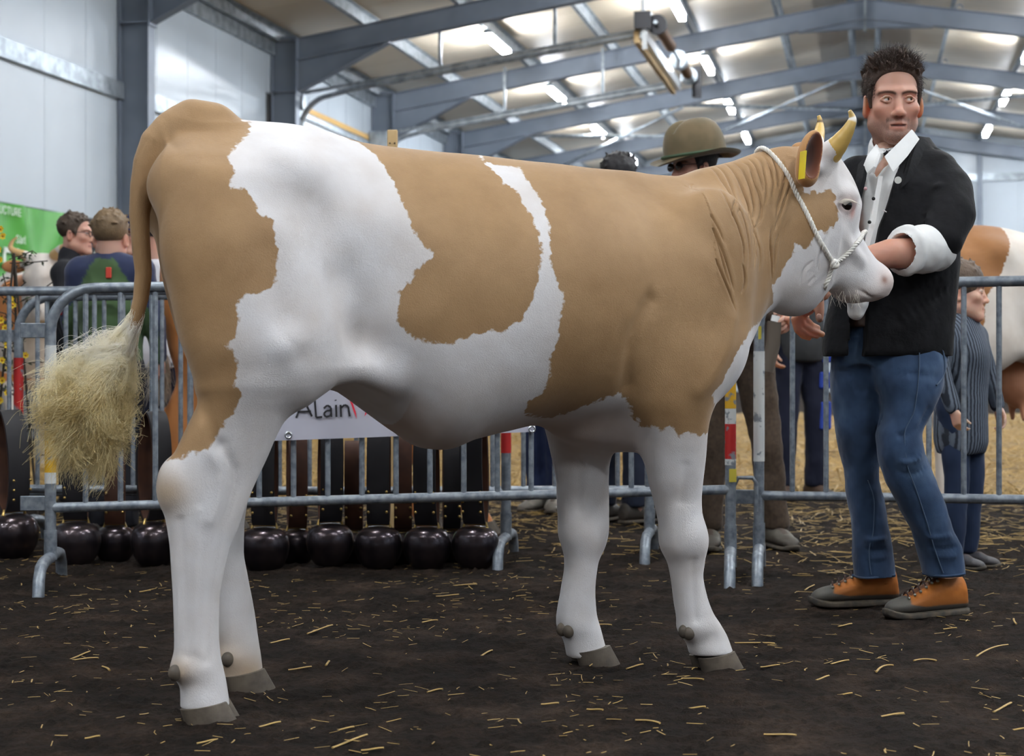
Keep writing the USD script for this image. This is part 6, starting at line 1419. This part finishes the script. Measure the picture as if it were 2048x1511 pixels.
# ------------------------------------------------------------------ straw
m_straw = usdkit.material(stage, "/World/Looks/straw", {"g": ("geometry", {}), "r": ("rgb_ramp", {"ramp": [(0, lin((176, 146, 88))), (.5, lin((216, 190, 126))), (1, lin((238, 220, 168)))]}), "p": ("principled_bsdf", {"roughness": .5, "specular_ior_level": .3})},
    [("g.random_per_island", "r.fac"), ("r.color", "p.base_color")], surface="p.BSDF")
m_bed = mat("straw_bed", (164, 134, 76), .8, col2=(92, 72, 40), scale=26, detail=6, bump=.8, bscale=60, bdist=.02)
def straws(n, X0, Y0, Z0, L, W, r, tilt=.12, bend=.12):
    """n flattened bent stalks, one mesh."""
    th = r.uniform(0, 2 * math.pi, n); el = r.normal(0, tilt, n); L = L(n); W = W(n)
    d = np.stack([np.cos(th) * np.cos(el), np.sin(th) * np.cos(el), np.sin(el)], 1); s = np.stack([-np.sin(th), np.cos(th), 0 * th], 1); u = np.cross(d, s)
    c = np.stack([X0, Y0, Z0], 1); bv = s * (r.normal(0, bend, n) * L)[:, None]
    V = []
    for q, o in ((-.5, 1), (0, 0), (.5, 1)):
        p = c + d * (q * L)[:, None] + bv * o * .5
        for a, b in ((1, 0), (0, 1), (-1, 0), (0, -1)): V.append(p + s * (a * W)[:, None] + u * (b * W * .45)[:, None])
    V = np.stack(V, 1).reshape(-1, 3); base = []
    for k in range(2):
        for j in range(4): a0, a1 = k * 4 + j, k * 4 + (j + 1) % 4; base += [[a0, a1, a1 + 4], [a0, a1 + 4, a0 + 4]]
    base += [[0, 2, 1], [0, 3, 2], [8, 9, 10], [8, 10, 11]]
    return trimesh.Trimesh(V, (np.arange(n)[:, None, None] * 12 + np.array(base)[None]).reshape(-1, 3), process=False)
sr = np.random.default_rng(33)
def ez(X, Y):
    p = np.stack([X, Y, 0 * X], 1); return 0.030 * (meshkit.fbm(p * 2.2, 3, 3) - 0.5) + 0.022 * (meshkit.fbm(p * 11, 4, 5) - 0.5) + 0.032 * np.maximum(meshkit.fbm(p * 34, 3, 9) - 0.52, 0) - 0.006
def spread(n, y0, y1, pw, clump=1.5, xr=.36):
    Y = y0 + (y1 - y0) * sr.uniform(0, 1, n * 3) ** pw; X = sr.uniform(-1, 1, n * 3) * xr * Y
    keep = meshkit.fbm(np.stack([X * clump, Y * clump, 0 * X], 1), 3, 8) > sr.uniform(.25, .7, n * 3); i = np.where(keep)[0][:n]; return X[i], Y[i]
X, Y = spread(1000, 3.3, 6.8, .8)
litter = straws(len(X), X, Y, ez(X, Y) + .004, lambda n: sr.uniform(.008, .045, n) ** 1.0, lambda n: sr.uniform(.0008, .0022, n), sr, .1, .1)
X2, Y2 = spread(2600, 6.6, 9.6, .55, 1.0); far_ = straws(len(X2), X2, Y2, ez(X2, Y2) + .006, lambda n: sr.uniform(.03, .12, n), lambda n: sr.uniform(.0012, .003, n), sr, .12, .15)
X3 = sr.uniform(.9, 3.2, 900); Y3 = sr.uniform(5.8, 9.4, 900); k3 = (X3 / Y3 > .16) & (sr.uniform(0, 1, 900) < .3 + .7 * (Y3 - 5.8) / 3.6); X3, Y3 = X3[k3], Y3[k3]
right_ = straws(len(X3), X3, Y3, ez(X3, Y3) + .008, lambda n: sr.uniform(.04, .16, n), lambda n: sr.uniform(.0014, .0034, n), sr, .12, .2)
obj("straw_litter", cat(litter, far_, right_), m_straw, fl, label="scattered broken straw littering the earth", kind="stuff")
# bedding: a shaggy heap of straw beyond the barriers
bx_, by_ = np.meshgrid(np.linspace(-3.9, 10.1, 150), np.linspace(10.3, 22.6, 120), indexing="ij"); pb = np.stack([bx_, by_, 0 * bx_], -1)
bz = np.clip((by_ - 10.3) / .8, 0, 1) * (.03 + .16 * meshkit.fbm(pb * .9, 3, 21) * np.clip((by_ - 10.5) / 2.5, 0.2, 1)) + .03 * (meshkit.fbm(pb * 7, 3, 4) - .5) - .02
bed = thing("straw_bedding", "deep yellow straw bedding beyond the second row of barriers", "straw bed", kind="stuff")
bm_ = sheet(np.stack([bx_, by_, bz], -1)); obj("bedding_heap", bm_, m_bed, bed, smooth=True, kind="stuff")
n = 24000; X = sr.uniform(-3.8, 7, n); Y = 9.9 + 11 * sr.uniform(0, 1, n) ** 2.0
Z = map_coordinates(bz, [(X + 3.9) / 14 * 149, (Y - 10.3) / 12.3 * 119], order=1, mode="nearest") + .012
obj("loose_straw", straws(n, X, Y, np.maximum(Z, .004), lambda m: sr.uniform(.08, .30, m), lambda m: sr.uniform(.002, .0045, m), sr, .25, .18), m_straw, bed, kind="stuff")
# single stalks near the cow, large enough to be told from the litter
stalks = [(895, 1193, 45, .05, -.1), (930, 1172, 48, .0, .05), (1270, 1330, 35, .3, .1), (1540, 1332, 40, .05, .0), (1500, 1282, 95, -.12, .03), (1985, 1300, 95, .45, .2), (600, 1338, 45, .12, 0), (165, 1318, 60, .1, .15), (212, 1338, 30, -.7, .2), (160, 1310, 22, .9, 0), (970, 1302, 28, .8, .3), (640, 1262, 40, .75, .1), (655, 1330, 18, 1.2, 0), (700, 1478, 60, .45, .05),
          (745, 1496, 45, .0, 0), (690, 1448, 36, .1, 0), (540, 1442, 40, .2, .1), (1190, 1424, 30, -.3, 0), (1295, 1448, 45, -.35, .25), (1385, 1360, 40, -.3, .1), (1390, 1418, 42, .0, 0), (1560, 1480, 60, -.15, .05), (1680, 1322, 40, .2, .1), (1690, 1384, 30, 0, 0), (1770, 1338, 45, .4, .5), (1850, 1318, 40, -.2, .4), (1645, 1352, 30, .3, 0), (2005, 1410, 55, .4, 0), (2035, 1455, 40, .0, 0), (1780, 1430, 60, .1, .05),
          (1200, 1250, 45, -.2, .1), (560, 1285, 35, .3, .1), (1205, 1110, 14, 1.3, 0), (860, 1240, 30, .1, .2), (290, 1186, 22, .0, 0), (185, 1480, 30, .0, 0), (415, 1478, 40, .1, .1), (1100, 1410, 35, -.1, 0), (870, 1380, 30, .1, .2), (1690, 1250, 30, .2, 0), (1900, 1255, 26, -.1, .1), (2030, 1246, 30, 1.2, .2)]
for px, py, L, ang, bend in stalks:
    Y_ = 2739.0 / (py - 720); X_ = (px - CX) * Y_ / F; Lm = L * Y_ / F
    dd = np.array([math.cos(ang), math.sin(ang) * (py - 720) / 720 * 3.0, 0]); dd = dd / max(abs(dd[0]), .35) if abs(math.cos(ang)) > .5 else dd / np.linalg.norm(dd) * 1.4
    q = [np.array([0, 0, .0]) + dd * Lm * t + np.array([0, bend * Lm * (1 - 4 * t * t), .005 + .004 * math.sin(3 * t)]) for t in np.linspace(-.5, .5, 9)]
    m = tube(q, np.full(9, .0032), 8); v = np.asarray(m.vertices); v[:, 2] = (v[:, 2] - .006) * .7 + .006; m.vertices = v
    o = thing("straw_stalk", "yellow straw stalk lying loose on the dark earth in the foreground", "straw", (X_, Y_, earth_z(X_, Y_)), 0, "loose straw stalks in the foreground")
    obj("stalk", m, m_straw, o, smooth=50)
